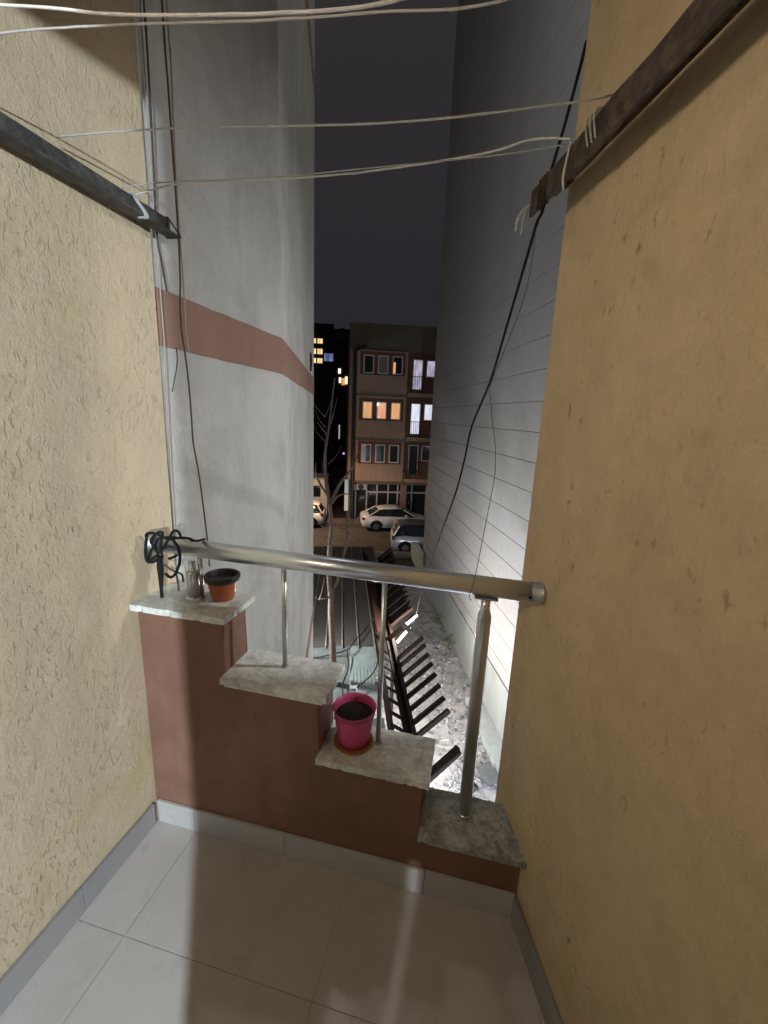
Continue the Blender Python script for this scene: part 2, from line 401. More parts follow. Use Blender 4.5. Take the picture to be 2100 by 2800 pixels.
lw = thing('plastered_wall', 'ochre wall on the left with coarse gouged plaster, a tile skirting at its foot with shade put into its colour', 'wall', (-1.09, .3, 0))
bm = cbox(-1.75, -1.09, -.6, 1.306, G, 6.5); part('wall', bm, M_YEL_L, lw)
y = 1.088
sk = None
for y0, y1 in ((.79, 1.088), (.19, .788), (-.41, .188), (-.59, -.412)):
    part('skirting_tile', cbox(-1.0885, -1.076, y0, y1, .0005, .09, .001), M_SKIRT_SHADED, lw)

rw = thing('plastered_wall', 'ochre wall on the right, smoother and darker, meeting the low end of the stepped parapet', 'wall', (.576, .3, 0), 'B')
part('wall', cbox(.576, 1.3, -1.0, 1.204, G, 6.5), M_YEL_R, rw)
for v0, v1 in ((.44, .985), (-.17, .438), (-.78, -.172)):
    part('skirting_tile', cbox(.562, .5745, v0, v1, .0005, .09, .001), M_SKIRT_SHADED, rw)

# stepped parapet
pa = thing('stepped_parapet', 'brown painted parapet stepping down to the right under four granite coping slabs', 'parapet', (-.45, 1.18, 0))
prof = [(-1.0895, -.16), (.42, -.16), (.42, .233), (-.085, .233), (-.085, .438), (-.432, .438), (-.432, .668), (-.765, .668), (-.765, .883), (-1.0895, .883)]
bm = B(); a = [bm.verts.new((x, 1.11, z)) for x, z in prof]; b = [bm.verts.new((x, 1.25, z)) for x, z in prof]
bm.faces.new(a); bm.faces.new(b[::-1])
for i in range(len(prof)): bm.faces.new((a[i], a[(i + 1) % len(prof)], b[(i + 1) % len(prof)], b[i]))
bmesh.ops.bevel(bm, geom=[e for e in bm.edges], offset=.003, segments=2, affect='EDGES')
part('wall', bm, M_BROWN, pa)
def slab(x0, x1, z, m, lab, y0=1.078, y1=1.272, skew=0.0):
    bm = B(); n = 26
    # a sawn slab with chipped long edges
    ring = []
    rnd = random.Random(int(z * 1000))
    def edge(t, yb, s): return (x0 + (x1 - x0) * t, yb + s * (rnd.uniform(0, .0012) + (.004 if rnd.random() < .10 else 0)))
    poly = [edge(i / n, y0, 1) for i in range(n + 1)] + [edge(1 - i / n, y1, -1) for i in range(n + 1)]
    prism(bm, poly, z - .0215, z)
    return part('coping_slab', bm, m, pa, label=lab)
slab(-1.0895, -.738, .905, M_MARB, 'topmost granite slab at the left wall')
slab(-.7635, -.396, .69, M_MARB, 'second granite slab from the top')
slab(-.430, -.060, .46, M_MARB, 'third granite slab, under the pink pot')
slab(-.083, .40, .255, M_MARB_SHADED, 'lowest granite slab at the right wall, shade put into its colour')
# thin mortar wedge under slab two, as the photo shows
part('mortar_bed', cbox(-.755, -.41, 1.086, 1.108, .655, .668, .002), M_MARB, pa)
for x0, x1 in ((-1.074, -.917), (-.915, -.555), (-.553, -.055), (-.053, .232)):
    part('skirting_tile', cbox(x0, x1, 1.098, 1.1085, .0005, .095, .001), M_SKIRT, pa)

# our own building under the balcony and the room behind it
ob = thing('apartment_block', 'own apartment block under and around the balcony, plain rendered', 'building', (0, 0, G))
part('wall', cbox(-1.0895, .42, -.6, 1.245, G, -.165), M_GREY, ob)
bw = solo('shadow_doorway_wall', B(), M_YEL_L, kind='structure') if False else None
bm = B()
box(bm, -1.75, -.21, -.75, -.602, 0, 3.0); box(bm, .313, 1.1, -.75, -.602, 0, 3.0); box(bm, -.2095, .3125, -.75, -.602, 2.105, 3.0)  # unseen wall; doorway shaped to throw the shadow edge over floor and parapet
solo('shadow_doorway_wall', bm, M_YEL_L, kind='structure')
bm = B()
box(bm, -1.9, -1.8, -3.6, -.76, 0, 2.7); box(bm, 1.9, 2.0, -3.6, -.76, 0, 2.7); box(bm, -1.8, 1.9, -3.7, -3.6, 0, 2.7); box(bm, 1.1, 2.0, -.76, -.70, 0, 2.7)
box(bm, -1.8, -.2148, -2.52, -2.5, 0, 2.7); box(bm, -.2100, 1.9, -2.52, -2.5, 0, 2.7); box(bm, -.2146, -.2102, -2.518, -2.502, 1.112, 2.7); box(bm, -.2146, -.2102, -2.518, -2.502, 0, .98)  # added partition, its slit shapes the light streak on the floor
solo('room_and_slit_wall', bm, M_ROOM, kind='structure')
solo('room_ceiling', cbox(-1.9, 2.0, -3.7, -.76, 2.705, 2.8), M_ROOM, kind='structure')
solo('room_floor', cbox(-1.9, 2.0, -3.7, -.76, -.1, -.01), M_ROOM, kind='structure')

# ---- railing
RY = 1.20; RZ = 1.078
ra = thing('railing', 'polished steel railing with a thick handrail across the stepped parapet', 'railing', (-.45, RY, 1.0))
bm = B(); tube(bm, [(-1.088, RY, 1.084), (.188, RY, 1.072)], .0295, 32); part('handrail', bm, M_STEEL, ra, True)
bm = B(); tube(bm, [(.180, RY, 1.0722), (.204, RY, 1.0718), (.2045, RY, 1.0718), (.222, RY, 1.0716)], [.0312, .0312, .0325, .0325], 32); part('wall_flange', bm, M_STEELD, ra, True)
bm = B(); tube(bm, [(-1.0895, RY, 1.084), (-1.078, RY, 1.084), (-1.0775, RY, 1.084), (-1.062, RY, 1.084)], [.036, .036, .032, .032], 32); part('wall_flange', bm, M_STEELD, ra, True)
bm = B(); tube(bm, [(.176, RY - .0312, 1.068), (.176, RY - .034, 1.068)], .004, 8); part('grub_screw', bm, M_BLACK, ra)
for x, z0, z1 in ((-.59, .688, 1.052), (-.25, .458, 1.05), (-.902, .903, 1.055)):
    bm = B(); tube(bm, [(x, RY, z0), (x, RY, z1)], .0085, 16); bl = part('baluster', bm, M_STEELP, ra, True)
    bm = B(); lathe(bm, [(.013, 0), (.013, .003), (.009, .005)], (x, RY, z0), 16); part('base_ring', bm, M_STEELD, bl, True)
for x, z0, z1, yy in ((.058, .2555, 1.045, RY), (-.912, .9055, 1.05, 1.172)):
    bm = B(); r = .0205
    if z1 - z0 < .3: pr = [(.020, 0), (.020, .1), (.0195, .104), (.012, .108), (.011, .110), (.011, .139)]
    else: pr = [(.0205, 0), (.0205, z1 - z0 - .068), (.0195, z1 - z0 - .060), (.0135, z1 - z0 - .045), (.0135, z1 - z0 - .008)]
    lathe(bm, pr, (x, yy, z0), 24); po = part('post', bm, M_STEELP, ra, True)
    bm = B(); lathe(bm, [(.027, 0), (.027, .012), (.021, .016)] if z1 - z0 < .3 else [(.023, 0), (.023, .004), (.021, .006)], (x, yy, z0 + .0003), 6 if z1 - z0 < .3 else 24); part('base_ring', bm, M_STEELP, po)
    if z1 - z0 > .3:
        bm = B(); box(bm, x - .034, x + .034, yy - .016, yy + .016, z1 - .010, z1 - .004, bev=.001); part('saddle_plate', bm, M_STEELD, po)
        bm = B(); tube(bm, [(x - .003, yy - .0132, z1 - .03), (x - .003, yy - .0150, z1 - .03)], .003, 8); part('set_screw', bm, M_BLACK, po)

# ---- pots
def pot(bm, c, r0, r1, h, t=.003, rim=.0, n=44):
    return lathe(bm, [(r0 * .92, 0), (r0, .004)] + [(r0 + (r1 - r0) * k / 5, .004 + (h - .004) * k / 5) for k in range(1, 5)] + [(r1, h), (r1 + rim, h), (r1 + rim - .001, h + .002), (r1 - t, h + .001)] + [(r1 - t - (r1 - r0) * k / 5, h - (h - .01) * k / 5) for k in range(1, 5)] + [(r0 - t, .008)], c, n)
pc = (-.829, 1.216, .9055)
po = thing('flower_pot', 'small orange-brown plastic pot with a black rim on the topmost slab', 'flower pot', pc)
bm = B(); pot(bm, pc, .037, .052, .076); part('body', bm, M_POTO, po, True)
bm = B(); lathe(bm, [(.0505, .0), (.057, -.002), (.060, .005), (.060, .016), (.058, .018), (.051, .018), (.050, .014), (.0480, .003), (.0470, -.004), (.0385, -.052), (.037, -.054)], (pc[0], pc[1], pc[2] + .071), 44); part('rim', bm, M_POTD, po, True)
bm = B(); lathe(bm, [(.0405, .030), (.041, .034), (.025, .037), (.001, .038)], pc, 30); part('soil', bm, M_SOIL, po, True)
pc = (-.333, 1.182, .4605)
sa = thing('plant_saucer', 'shallow terracotta coloured saucer under the pink pot', 'saucer', pc)
bm = B(); lathe(bm, [(.052, 0), (.060, .002), (.066, .011), (.068, .011), (.067, .013), (.064, .011), (.058, .004), (.001, .003)], pc, 44); part('dish', bm, M_TERRA, sa, True)
pc = (-.333, 1.190, .4645)
po = thing('flower_pot', 'pink plastic pot filled with dark soil on the third slab', 'flower pot', pc)
bm = B(); pot(bm, pc, .053, .0725, .128, .003, .0015); part('body', bm, M_PINK, po, True)
bm = B(); lathe(bm, [(.060, .092)] + [(.0665 * (1 - k / 6) + .001, .098 + .004 * math.sin(k)) for k in range(0, 6)], pc, 40); part('soil', bm, M_SOIL, po, True)

# ---- clothes line arms and lines
al = thing('clothesline_arm', 'dark grey angle-iron arm of the clothes line along the left wall', 'bracket', (-1.03, .4, 2.1))
bm = B(); box(bm, -1.055, -1.050, -.55, 1.35, 2.088, 2.145); box(bm, -1.0495, -1.010, -.55, 1.35, 2.088, 2.093)
for k in range(7): box(bm, -1.0498, -1.046, .9 + k * .06, .93 + k * .06, 2.105, 2.125)
part('angle_iron', bm, M_ARML, al)
bm = B()
for k in range(2): tube(bm, [(-1.057, 1.335 + .006 * k, 2.147), (-1.048, 1.336 + .006 * k, 2.147), (-1.008, 1.337 + .006 * k, 2.094), (-1.008, 1.336 + .006 * k, 2.086), (-1.057, 1.335 + .006 * k, 2.086), (-1.057, 1.335 + .006 * k, 2.147)], .0016, 6)
part('wire_binding', bm, M_CABG, al)
bm = B()
for k in range(3): tube(bm, smoothline([(-1.058, 1.19 + .006 * k, 2.10), (-1.05, 1.19 + .006 * k, 2.151), (-1.035, 1.192 + .006 * k, 2.13), (-1.006, 1.19 + .006 * k, 2.09), (-1.03, 1.19, 2.085)]), .0025, 6)
part('line_knot', bm, M_STRING2, al)
ar = thing('clothesline_arm', 'thick rusty dark brown arm of the clothes line along the right wall', 'bracket', (.53, .4, 2.1), 'B')
bm = B(); box(bm, .490, .560, -.55, 1.235, 2.138, 2.146); box(bm, .490, .498, -.55, 1.235, 2.084, 2.1375)
bmesh.ops.subdivide_edges(bm, edges=[e for e in bm.edges if e.calc_length() > 1], cuts=60)
for v in bm.verts: v.co += Vector((mnoise.noise(v.co * 13) * .003, 0, mnoise.noise(v.co * 17 + Vector((5, 5, 5))) * .003))
part('angle_iron', bm, M_ARMR, ar)
bm = B()
for k in range(4):
    v0 = 1.15 + .012 * k
    tube(bm, [(.4885, v0, 2.082), (.488, v0 + .004, 2.12), (.4885, v0, 2.1475), (.525, v0 + .003, 2.149), (.561, v0, 2.1475), (.561, v0 + .002, 2.136), (.4985, v0 + .002, 2.135), (.4995, v0 + .002, 2.083), (.4885, v0, 2.082)], .0026, 6)
part('tape_binding', bm, M_ARMR, ar)
bm = B(); tube(bm, smoothline([(.487, 1.035, 2.152), (.482, 1.04, 2.10), (.484, 1.045, 2.078), (.49, 1.048, 2.062)]), .0028, 6)
tube(bm, smoothline([(.48, 1.03, 2.152), (.53, 1.035, 2.151), (.562, 1.04, 2.147)]), .0026, 6); part('line_knot', bm, M_STRING, ar)
bm = B()
for k in range(3): tube(bm, smoothline([(.487, .93 + .014 * k, 2.10), (.483, .935 + .014 * k, 2.149), (.53, .93 + .014 * k, 2.151), (.562, .94 + .014 * k, 2.147)]), .0024, 6)
part('line_knot', bm, M_STRING2, ar)
bm = B()
for k, (du, dv, dz) in enumerate(((-.03, .02, -.03), (-.025, .03, -.045), (-.012, .02, -.055), (-.03, .0, -.02))):
    tube(bm, smoothline([(.487, 1.225, 2.11), (.487 + du * .6, 1.225 + dv, 2.10), (.487 + du, 1.225 + dv, 2.10 + dz)]), .0016, 5)
part('frayed_string', bm, M_STRING, ar)

def cline(pts, r, m, lab, n=10):
    P = smoothline(pts, n); bm = B()
    tube(bm, [p + Vector((0, mnoise.noise(p * 40) * r * .3, mnoise.noise(p * 55) * r * .3)) for p in P], [r * (1 + .18 * mnoise.noise(p * 30)) for p in P], 8)
    return solo('clothes_line', bm, m, lab, 'clothes line', org=pts[0], smooth=True)
cline([(-1.052, 1.205, 2.150), (-.905, 1.2, 2.166), (-.70, 1.2, 2.162), (-.497, 1.2, 2.157), (-.299, 1.2, 2.160), (-.05, 1.2, 2.176), (.06, 1.18, 2.185), (.150, 1.13, 2.15)], .0024, M_STRING, 'bright white sagging clothes line, the outermost one')
cline([(-1.052, 1.16, 2.150), (-.90, 1.165, 2.155), (-.6, 1.165, 2.146), (-.3, 1.165, 2.148), (-.02, 1.165, 2.152), (.13, 1.14, 2.148)], .0015, M_STRING2, 'thin grey clothes line running just under the bright outer one')
cline([(-1.052, .97, 2.168), (-.724, .97, 2.157), (-.245, .97, 2.124), (.10, .97, 2.124), (.188, 1.0, 2.148)], .0020, M_STRING2, 'grey clothes line crossing the middle of the sky, second from outside')
cline([(-1.052, .70, 2.150), (-.85, .70, 2.152), (-.62, .70, 2.135), (-.377, .70, 2.110), (-.19, .70, 2.096), (-.008, .70, 2.088), (.27, .70, 2.15)], .0016, M_STRING2, 'grey clothes line near the top, third from outside')
cline([(-1.052, .60, 2.150), (-.683, .60, 2.092), (-.51, .60, 2.060), (-.263, .60, 2.031), (-.134, .60, 2.027), (.05, .60, 2.05), (.30, .60, 2.15)], .0019, M_STRING, 'bright white clothes line nearest the viewer, at the top edge')

# ---- hanging cables at the left wall end
def near(pts, f): return [(x * f, y_ * f, H + (z - H) * f) for x, y_, z in pts]
def cable(pts, r, m, lab, smooth=4, name='cable'):
    bm = B(); tube(bm, smoothline(pts, smooth), r, 8)
    return solo(name, bm, m, lab, 'cable', org=pts[-1], smooth=True)
up = lambda p: (p[0], p[1], 4.2)
c1 = [(-1.15, 1.37, 2.749), (-1.150, 1.37, 2.6), (-1.152, 1.37, 2.358), (-1.152, 1.37, 2.225), (-1.153, 1.37, 2.123), (-1.155, 1.37, 1.817), (-1.150, 1.37, 1.756), (-1.148, 1.37, 1.566), (-1.147, 1.37, 1.322), (-1.146, 1.37, 1.08)]
c1 = near(c1, .965); cable([up(c1[0])] + c1, .0042, M_BLACK, 'thick black cable hugging the end edge of the left ochre wall')
c2 = near([(-1.106, 1.37, 2.778), (-1.104, 1.37, 2.698), (-1.109, 1.37, 2.436), (-1.117, 1.37, 2.169), (-1.116, 1.37, 2.077), (-1.109, 1.37, 2.04), (-1.095, 1.37, 1.938)], .965)
cable([up(c2[0])] + c2, .0030, M_CABG, 'grey cable hanging free with its end curling over the brown band')
c2b = near([(-1.119, 1.37, 2.75), (-1.119, 1.37, 2.077), (-1.121, 1.37, 1.946), (-1.120, 1.37, 1.761), (-1.124, 1.37, 1.566), (-1.130, 1.37, 1.297), (-1.134, 1.37, 1.051)], .968)
cable([up(c2b[0])] + c2b, .0026, M_CABW, 'pale cable second from the end of the left ochre wall')
c3 = [(-1.043, 1.37, 2.769), (-1.04, 1.37, 2.533), (-1.038, 1.37, 2.348), (-1.036, 1.37, 2.144), (-1.039, 1.37, 1.978), (-1.045, 1.37, 1.903), (-1.047, 1.37, 1.818), (-1.04, 1.37, 1.754), (-1.031, 1.37, 1.635), (-1.028, 1.37, 1.513), (-1.027, 1.37, 1.425), (-1.009, 1.37, 1.291), (-.991, 1.37, 1.056), (-.988, 1.37, .95)]
cable([up(c3[0])] + c3, .0030, M_CABB, 'thin brown cable falling from the left arm end down behind the handrail')
c3b = [(-1.031, 1.375, 2.768), (-1.028, 1.375, 2.598), (-1.034, 1.375, 2.359), (-1.035, 1.375, 2.153), (-1.031, 1.375, 1.954), (-1.034, 1.375, 1.815), (-1.029, 1.375, 1.743)]
cable([up(c3b[0])] + c3b, .0030, M_CABW, 'pale cable at the left arm end, ending below the brown band')
cable([(-1.069, 1.365, 1.754), (-1.069, 1.365, 1.70), (-1.098, 1.365, 1.604)], .0018, M_CABG, 'short loose thin wire curling below the brown band')
# tangle
ta = [(-.971, 1.155, 1.132), (-.998, 1.155, 1.118), (-1.01, 1.155, 1.125), (-1.022, 1.155, 1.139), (-1.044, 1.155, 1.139), (-1.070, 1.155, 1.127), (-1.080, 1.155, 1.105), (-1.079, 1.155, 1.079), (-1.069, 1.155, 1.06), (-1.064, 1.155, 1.036), (-1.051, 1.155, 1.032), (-1.037, 1.155, 1.046), (-1.033, 1.155, 1.073), (-1.035, 1.155, 1.096), (-1.044, 1.155, 1.113), (-1.032, 1.155, 1.135), (-1.015, 1.155, 1.139), (-1.003, 1.155, 1.135), (-1.004, 1.155, 1.106), (-1.011, 1.155, 1.078), (-1.02, 1.155, 1.053), (-1.028, 1.155, 1.035)]
tb = [(-.898, 1.155, 1.125), (-.92, 1.155, 1.133), (-.958, 1.155, 1.128), (-.982, 1.155, 1.117), (-1.003, 1.155, 1.097), (-1.017, 1.155, 1.081), (-1.032, 1.155, 1.058), (-1.05, 1.155, 1.044), (-1.063, 1.155, 1.052), (-1.061, 1.155, 1.073), (-1.042, 1.155, 1.093), (-1.024, 1.155, 1.109), (-1.01, 1.155, 1.122), (-.984, 1.155, 1.128), (-.959, 1.155, 1.125)]
tcn = [(-.968, 1.155, 1.127), (-.956, 1.155, 1.114), (-.948, 1.155, 1.094), (-.946, 1.155, 1.068), (-.948, 1.155, 1.038), (-.96, 1.155, 1.007), (-.976, 1.155, .99), (-.993, 1.155, .986), (-1.009, 1.155, .995)]
tg = thing('cable_tangle', 'tangle of black cable looped round the left end of the handrail', 'cable', (-1.0, 1.155, 1.0))
def wob(p, k, a=.012): return [(x, y_ + a * math.sin(i * 1.3 + k), z) for i, (x, y_, z) in enumerate(p)]
bm = B(); tube(bm, smoothline(wob(ta, 0)), .0046, 8); tube(bm, smoothline([(-.971, 1.15, 1.132), (-.985, 1.19, 1.142), (-1.0, 1.235, 1.11), (-1.0, 1.22, 1.05), (-.99, 1.16, 1.05)]), .0046, 8)
part('loop', bm, M_BLACK, tg, True)
bm = B(); tube(bm, smoothline(wob(tb, 2)), .0044, 8); part('loop', bm, M_BLACK, tg, True)
bm = B(); tube(bm, smoothline(wob(tcn, 4, .004)), .0048, 8); tube(bm, smoothline([(-.90, 1.157, 1.125), (-.89, 1.18, 1.118), (-.885, 1.21, 1.116)]), .0044, 8); part('loop', bm, M_BLACK, tg, True)
bm = B(); tube(bm, smoothline([(-1.018, 1.155, 1.036), (-.999, 1.155, 1.023), (-.981, 1.155, 1.013), (-.958, 1.155, 1.007), (-.94, 1.155, 1.0), (-.933, 1.15, .977)]), .0034, 8)
tube(bm, smoothline([(-.962, 1.155, 1.004), (-.958, 1.155, .968), (-.957, 1.155, .94)]), .0034, 8); part('loop', bm, M_CABG, tg, True)
bm = B(); tube(bm, [(-1.019, 1.152, 1.056), (-1.021, 1.152, 1.02), (-1.022, 1.153, .99), (-1.026, 1.154, .935), (-1.026, 1.154, .907)], [.009, .011, .009, .0055, .005], 10); part('taped_end', bm, M_BLACK, tg, True)

# ---- black cable on the right, from above past the arm end to the lamp in the alley
bl = [(.20, 1.43, 4.2), (.193, 1.423, 2.655), (.179, 1.419, 2.522), (.151, 1.409, 2.353), (.117, 1.33, 2.179), (.103, 1.27, 2.075), (.092, 1.27, 2.045), (.075, 1.356, 1.962), (.049, 1.525, 1.838), (.015, 1.74, 1.686), (-.046, 2.13, 1.519), (-.075, 2.312, 1.329), (-.122, 2.608, 1.094), (-.23, 3.295, .696), (-.524, 5.163, -.379), (-.715, 6.377, -1.174), (-.846, 7.208, -1.81), (-1.09, 8.76, -2.902), (-1.20, 8.90, -3.25)]
bm = B(); P = smoothline(bl, 5)
tube(bm, P, [.0042 + .0012 * min(4, max(0, (p - Vector((0, 0, H))).length - 1.5)) for p in P], 8)
solo('cable', bm, M_BLACK, 'long black cable running from above the right arm down to the alley lamp', 'cable', org=bl[-1], smooth=True)
cable([(.085, 1.163, 1.982), (.077, 1.163, 1.862), (.047, 1.163, 1.747), (.014, 1.163, 1.641), (.019, 1.163, 1.591), (.030, 1.163, 1.53), (.040, 1.163, 1.484), (.045, 1.163, 1.435), (.046, 1.163, 1.4), (.033, 1.163, 1.252), (.02, 1.165, 1.113), (.014, 1.166, 1.075), (.009, 1.166, 1.052), (.012, 1.163, 1.042), (.016, 1.160, 1.042)], .0009, M_CABG, 'very thin wire hooked over the handrail near its right end', name='wire')

# ================================================================ LEFT GREY BUILDING
# outline in (x, y): side flush with our wall, then turning along the alley
P1 = (-1.12, 1.309); P2 = (-1.12, 2.29); P3 = (-1.97, 4.852); P4 = (-9.0, 2.52)
lb = thing('grey_apartment_block', 'pale grey rendered apartment block with brick red bands, rising left of the gap', 'building', (-3, 3, G))
bm = B(); prism(bm, [P1, P2, P3, P4, (-9.0, 1.309)], G, 12.0); part('wall', bm, M_GREY, lb)
def band(z0, z1, lab):
    bm = B(); e = .004
    n1 = Vector((1, 0)); d = Vector((P3[0] - P2[0], P3[1] - P2[1])).normalized(); n2 = Vector((d.y, -d.x))
    q2 = Vector(P2) + Vector((e, e * (n2.x - 1) / -n2.y if abs(n2.y) > 1e-6 else 0)) if False else Vector((P2[0] + e, P2[1] + e * .16))
    q1 = Vector((P1[0] + e, P1[1] + .001)); q3 = Vector(P3) + n2 * e + d * -.002
    path = [q1.lerp(q2, k / 14) for k in range(14)] + [q2.lerp(q3, k / 34) for k in range(35)]
    back = []
    for k, p in enumerate(path):
        nn = n1 if k < 14 else n2
        back.append(Vector(p) - Vector((nn[0], nn[1])) * .03)
    cols = []
    for k, (p, q_) in enumerate(zip(path, back)):
        w0 = .0045 * mnoise.noise(Vector((k * .9, z0 * 3, 0))); w1 = .0045 * mnoise.noise(Vector((k * .9, z1 * 3, 7)))
        cols.append([bm.verts.new((p[0], p[1], z0 + w0)), bm.verts.new((p[0], p[1], z1 + w1)), bm.verts.new((q_[0], q_[1], z1 + w1)), bm.verts.new((q_[0], q_[1], z0 + w0))])
    for a_, b_ in zip(cols, cols[1:]):
        for k in range(4): bm.faces.new((a_[k], a_[(k + 1) % 4], b_[(k + 1) % 4], b_[k]))
    bm.faces.new(cols[0][::-1]); bm.faces.new(cols[-1])
    part('painted_band', bm, M_BAND, lb, label=lab)
band(1.757, 1.945, 'brick red band at eye level'); band(-1.143, -.955, 'brick red band one floor down'); band(4.66, 4.85, 'brick red band one floor up')
band(-4.04, -3.86, 'lowest brick red band')
# small dark cable clip near the far corner
q = W(-.341, 4.62)
bm = B(); tube(bm, smoothline([(-.337, 4.62, 2.15), (-.330, 4.63, 2.06), (-.336, 4.62, 1.97)]), .012, 6)
solo('wall_hook', bm, M_BLACK, 'small black hook on the far corner of the grey block just above its red band', 'hook', frame='B', org=(-.337, 4.62, 2.0))

# ================================================================ RIGHT BUILDING WITH SIDING
RU = 3.727
rb = thing('clad_building', 'tall building clad in wide pale grey horizontal boards, rising on the right of the alley', 'building', (8, 10, G), 'B')
part('core', cbox(RU + .022, 14, 2.0, 17.78, G, 24.0), M_SIDEBACK, rb)
me0 = None
for k in range(-33, 15):
    z1 = 4.273 - .583 * k - .0055; z0 = z1 - .583 + .011
    if k == 14: z0 = -4.218
    if k == 14: z1 = 4.273 - .583 * 14 - .007
    bm = cbox(RU, RU + .02, 1.98, 17.80, z0, z1, .003)
    if k in (-33, 14):
        o = part('siding_board', bm, M_SIDE, rb)
        if k == -33: me0 = o.data; z_ref = z0
    else:
        bm.free(); o = bpy.data.objects.new('siding_board', me0); C.objects.link(o); o.parent = rb; o.location = (0, 0, z0 - z_ref)
bm = cbox(RU, 13.9, 17.784, 17.80, -4.218, 13.4); part('end_wall', bm, M_SIDE, rb)
for v0, v1 in ((2.0, 4.5), (4.503, 6.59), (6.593, 8.68), (8.683, 10.757), (10.76, 12.78), (12.783, 14.86), (14.863, 16.94), (16.943, 20.9)):
    part('plinth_slab', cbox(RU - .028, RU + .35, v0, v1, G, -4.235 if v1 < 18 else -4.9, .004), M_PLINTH, rb)
kb = solo('kerb', cbox(3.30, RU - .032, 3.5, 9.3, G, G + .17, .01), M_PLINTH, 'low pale concrete kerb at the foot of the clad building', 'kerb', 'B', (3.5, 6, G))

# ================================================================ ALLEY
# canopy frame of dark rafters
pg = thing('pergola', 'dark brown V-shaped timber pergola frame running down the middle of the alley', 'pergola', (1.2, 8, G), 'B')
def bar(a, b, wd, ht, axis=(0, 1, 0)):
    """rectangular bar from a to b; wd along axis, ht across"""
    a, b = Vector(a), Vector(b); d = (b - a).normalized(); ax = Vector(axis); n = d.cross(ax).normalized(); ax = n.cross(d).normalized()
    bm = B(); vs = []
    for p in (a, b):
        for s1, s2 in ((-1, -1), (1, -1), (1, 1), (-1, 1)): vs.append(bm.verts.new(p + ax * wd / 2 * s1 + n * ht / 2 * s2))
    for f in ((0, 1, 2, 3), (4, 7, 6, 5), (0, 4, 5, 1), (1, 5, 6, 2), (2, 6, 7, 3), (3, 7, 4, 0)): bm.faces.new([vs[i] for i in f])
    return bm
part('ridge_beam', bar((1.24, 2.6, -3.47), (1.24, 14.2, -3.47), .05, .13, (1, 0, 1)), M_RAFT, pg, label='central valley beam')
part('ridge_board', bar((1.13, 2.6, -3.43), (1.13, 14.2, -3.43), .025, .17, (1, 0, 1)), M_RAFT, pg)
part('side_beam', bar((.84, 2.6, -3.22), (.84, 14.2, -3.22), .06, .10, (1, 0, 1)), M_RAFT, pg, label='left side beam')
vs_ = [7.958, 7.679, 7.339, 7.015, 6.683, 6.355, 6.022, 5.707, 4.898, 4.3, 3.7, 3.1]
for i, v in enumerate(vs_):
    wdt = .13 if v == 4.898 else .055
    o = part('rafter', bar((1.285, v, -3.47), (1.78 if v != 4.898 else 1.72, v, -3.0), wdt, .075), M_RAFT, pg)
    if v == 4.898: o['label'] = 'broad rafter standing apart, nearest the balcony'
    part('cross_slat', bar((.86, v + .02, -3.24), (1.20, v + .02, -3.47), .06, .03), M_RAFT, pg)
v = 9.4
while v < 14.1:
    part('rafter', bar((1.285, v, -3.47), (1.80, v, -3.0), .06, .075), M_RAFT, pg)
    v += .335
for i in range(9):
    v = 9.62 + i * .5
    part('deck_board', bar((1.27 + .0, v, -3.51), (1.74, v, -3.08), .36, .02), M_RAFT, pg)
part('fascia_board', bar((.86, 8.55, -3.20), (.86, 14.2, -3.20), .03, .02, (1, 0, 1)), M_RED, pg)
part('red_panel', bar((.80, 11.4, -3.17), (1.10, 11.4, -3.40), 5.5, .02), M_RED, pg)
part('lamp_board', bar((1.12, 8.62, -3.40), (1.45, 8.62, -3.12), .04, .10), M_RED, pg)
for v in (3.0, 8.3, 13.9):
    part('post', cbox(1.19, 1.27, v, v + .08, G, -3.53), M_RAFT, pg)
# lamp on the pergola
lp = thing('alley_lamp', 'glowing tube lamp fixed beside the dark rafters halfway down the alley', 'lamp', (1.65, 8.9, -3.3), 'B')
part('tube', bar((1.60, 8.98, -3.22), (1.86, 9.12, -3.06), .05, .05), E_LAMP, lp)
part('housing', bar((1.57, 9.02, -3.20), (1.88, 9.17, -3.02), .07, .03), M_DARKM, lp)
lp2 = thing('alley_lamp', 'second lamp tube glowing between the boards at the valley of the pergola', 'lamp', (1.35, 8.5, -3.3), 'B')
part('tube', bar((1.30, 8.40, -3.36), (1.52, 8.52, -3.16), .045, .045), E_LAMP, lp2)

# battened dark roof left of the pergola
rf = thing('battened_roof', 'low dark shed roof with pale lengthwise battens between the grey block and the pergola', 'roof', (-1, 11.5, G), 'B')
us = [.77 - .345 * k for k in range(14)]
zr = lambda v: -3.22 - (v - 8.05) * .012
def rsheet(u0, u1, v0, v1, th=.02, dz=0):
    bm = B(); vv = [bm.verts.new(c) for c in ((u0, v0, zr(v0) + dz), (u1, v0, zr(v0) + dz), (u1, v1, zr(v1) + dz), (u0, v1, zr(v1) + dz), (u0, v0, zr(v0) + dz - th), (u1, v0, zr(v0) + dz - th), (u1, v1, zr(v1) + dz - th), (u0, v1, zr(v1) + dz - th))]
    for f in ((0, 1, 2, 3), (4, 7, 6, 5), (0, 4, 5, 1), (1, 5, 6, 2), (2, 6, 7, 3), (3, 7, 4, 0)): bm.faces.new([vv[i] for i in f])
    return bm
for i, u in enumerate(us):
    part('roof_sheet', rsheet(u - .33, u - .012, 8.05 + .03 * ((i * 7) % 3), 15.2, .02, -.004 * ((i * 5) % 3)), M_ROOF, rf)
    part('batten', rsheet(u - .012, u + .012, 8.0, 15.25, .05, .028), M_BATT, rf)
part('roof_sheet', rsheet(.785, 1.22, 11.6, 15.2), M_ROOF, rf)
part('edge_board', rsheet(1.222, 1.27, 11.6, 15.3, .08, .05), M_BATT, rf)
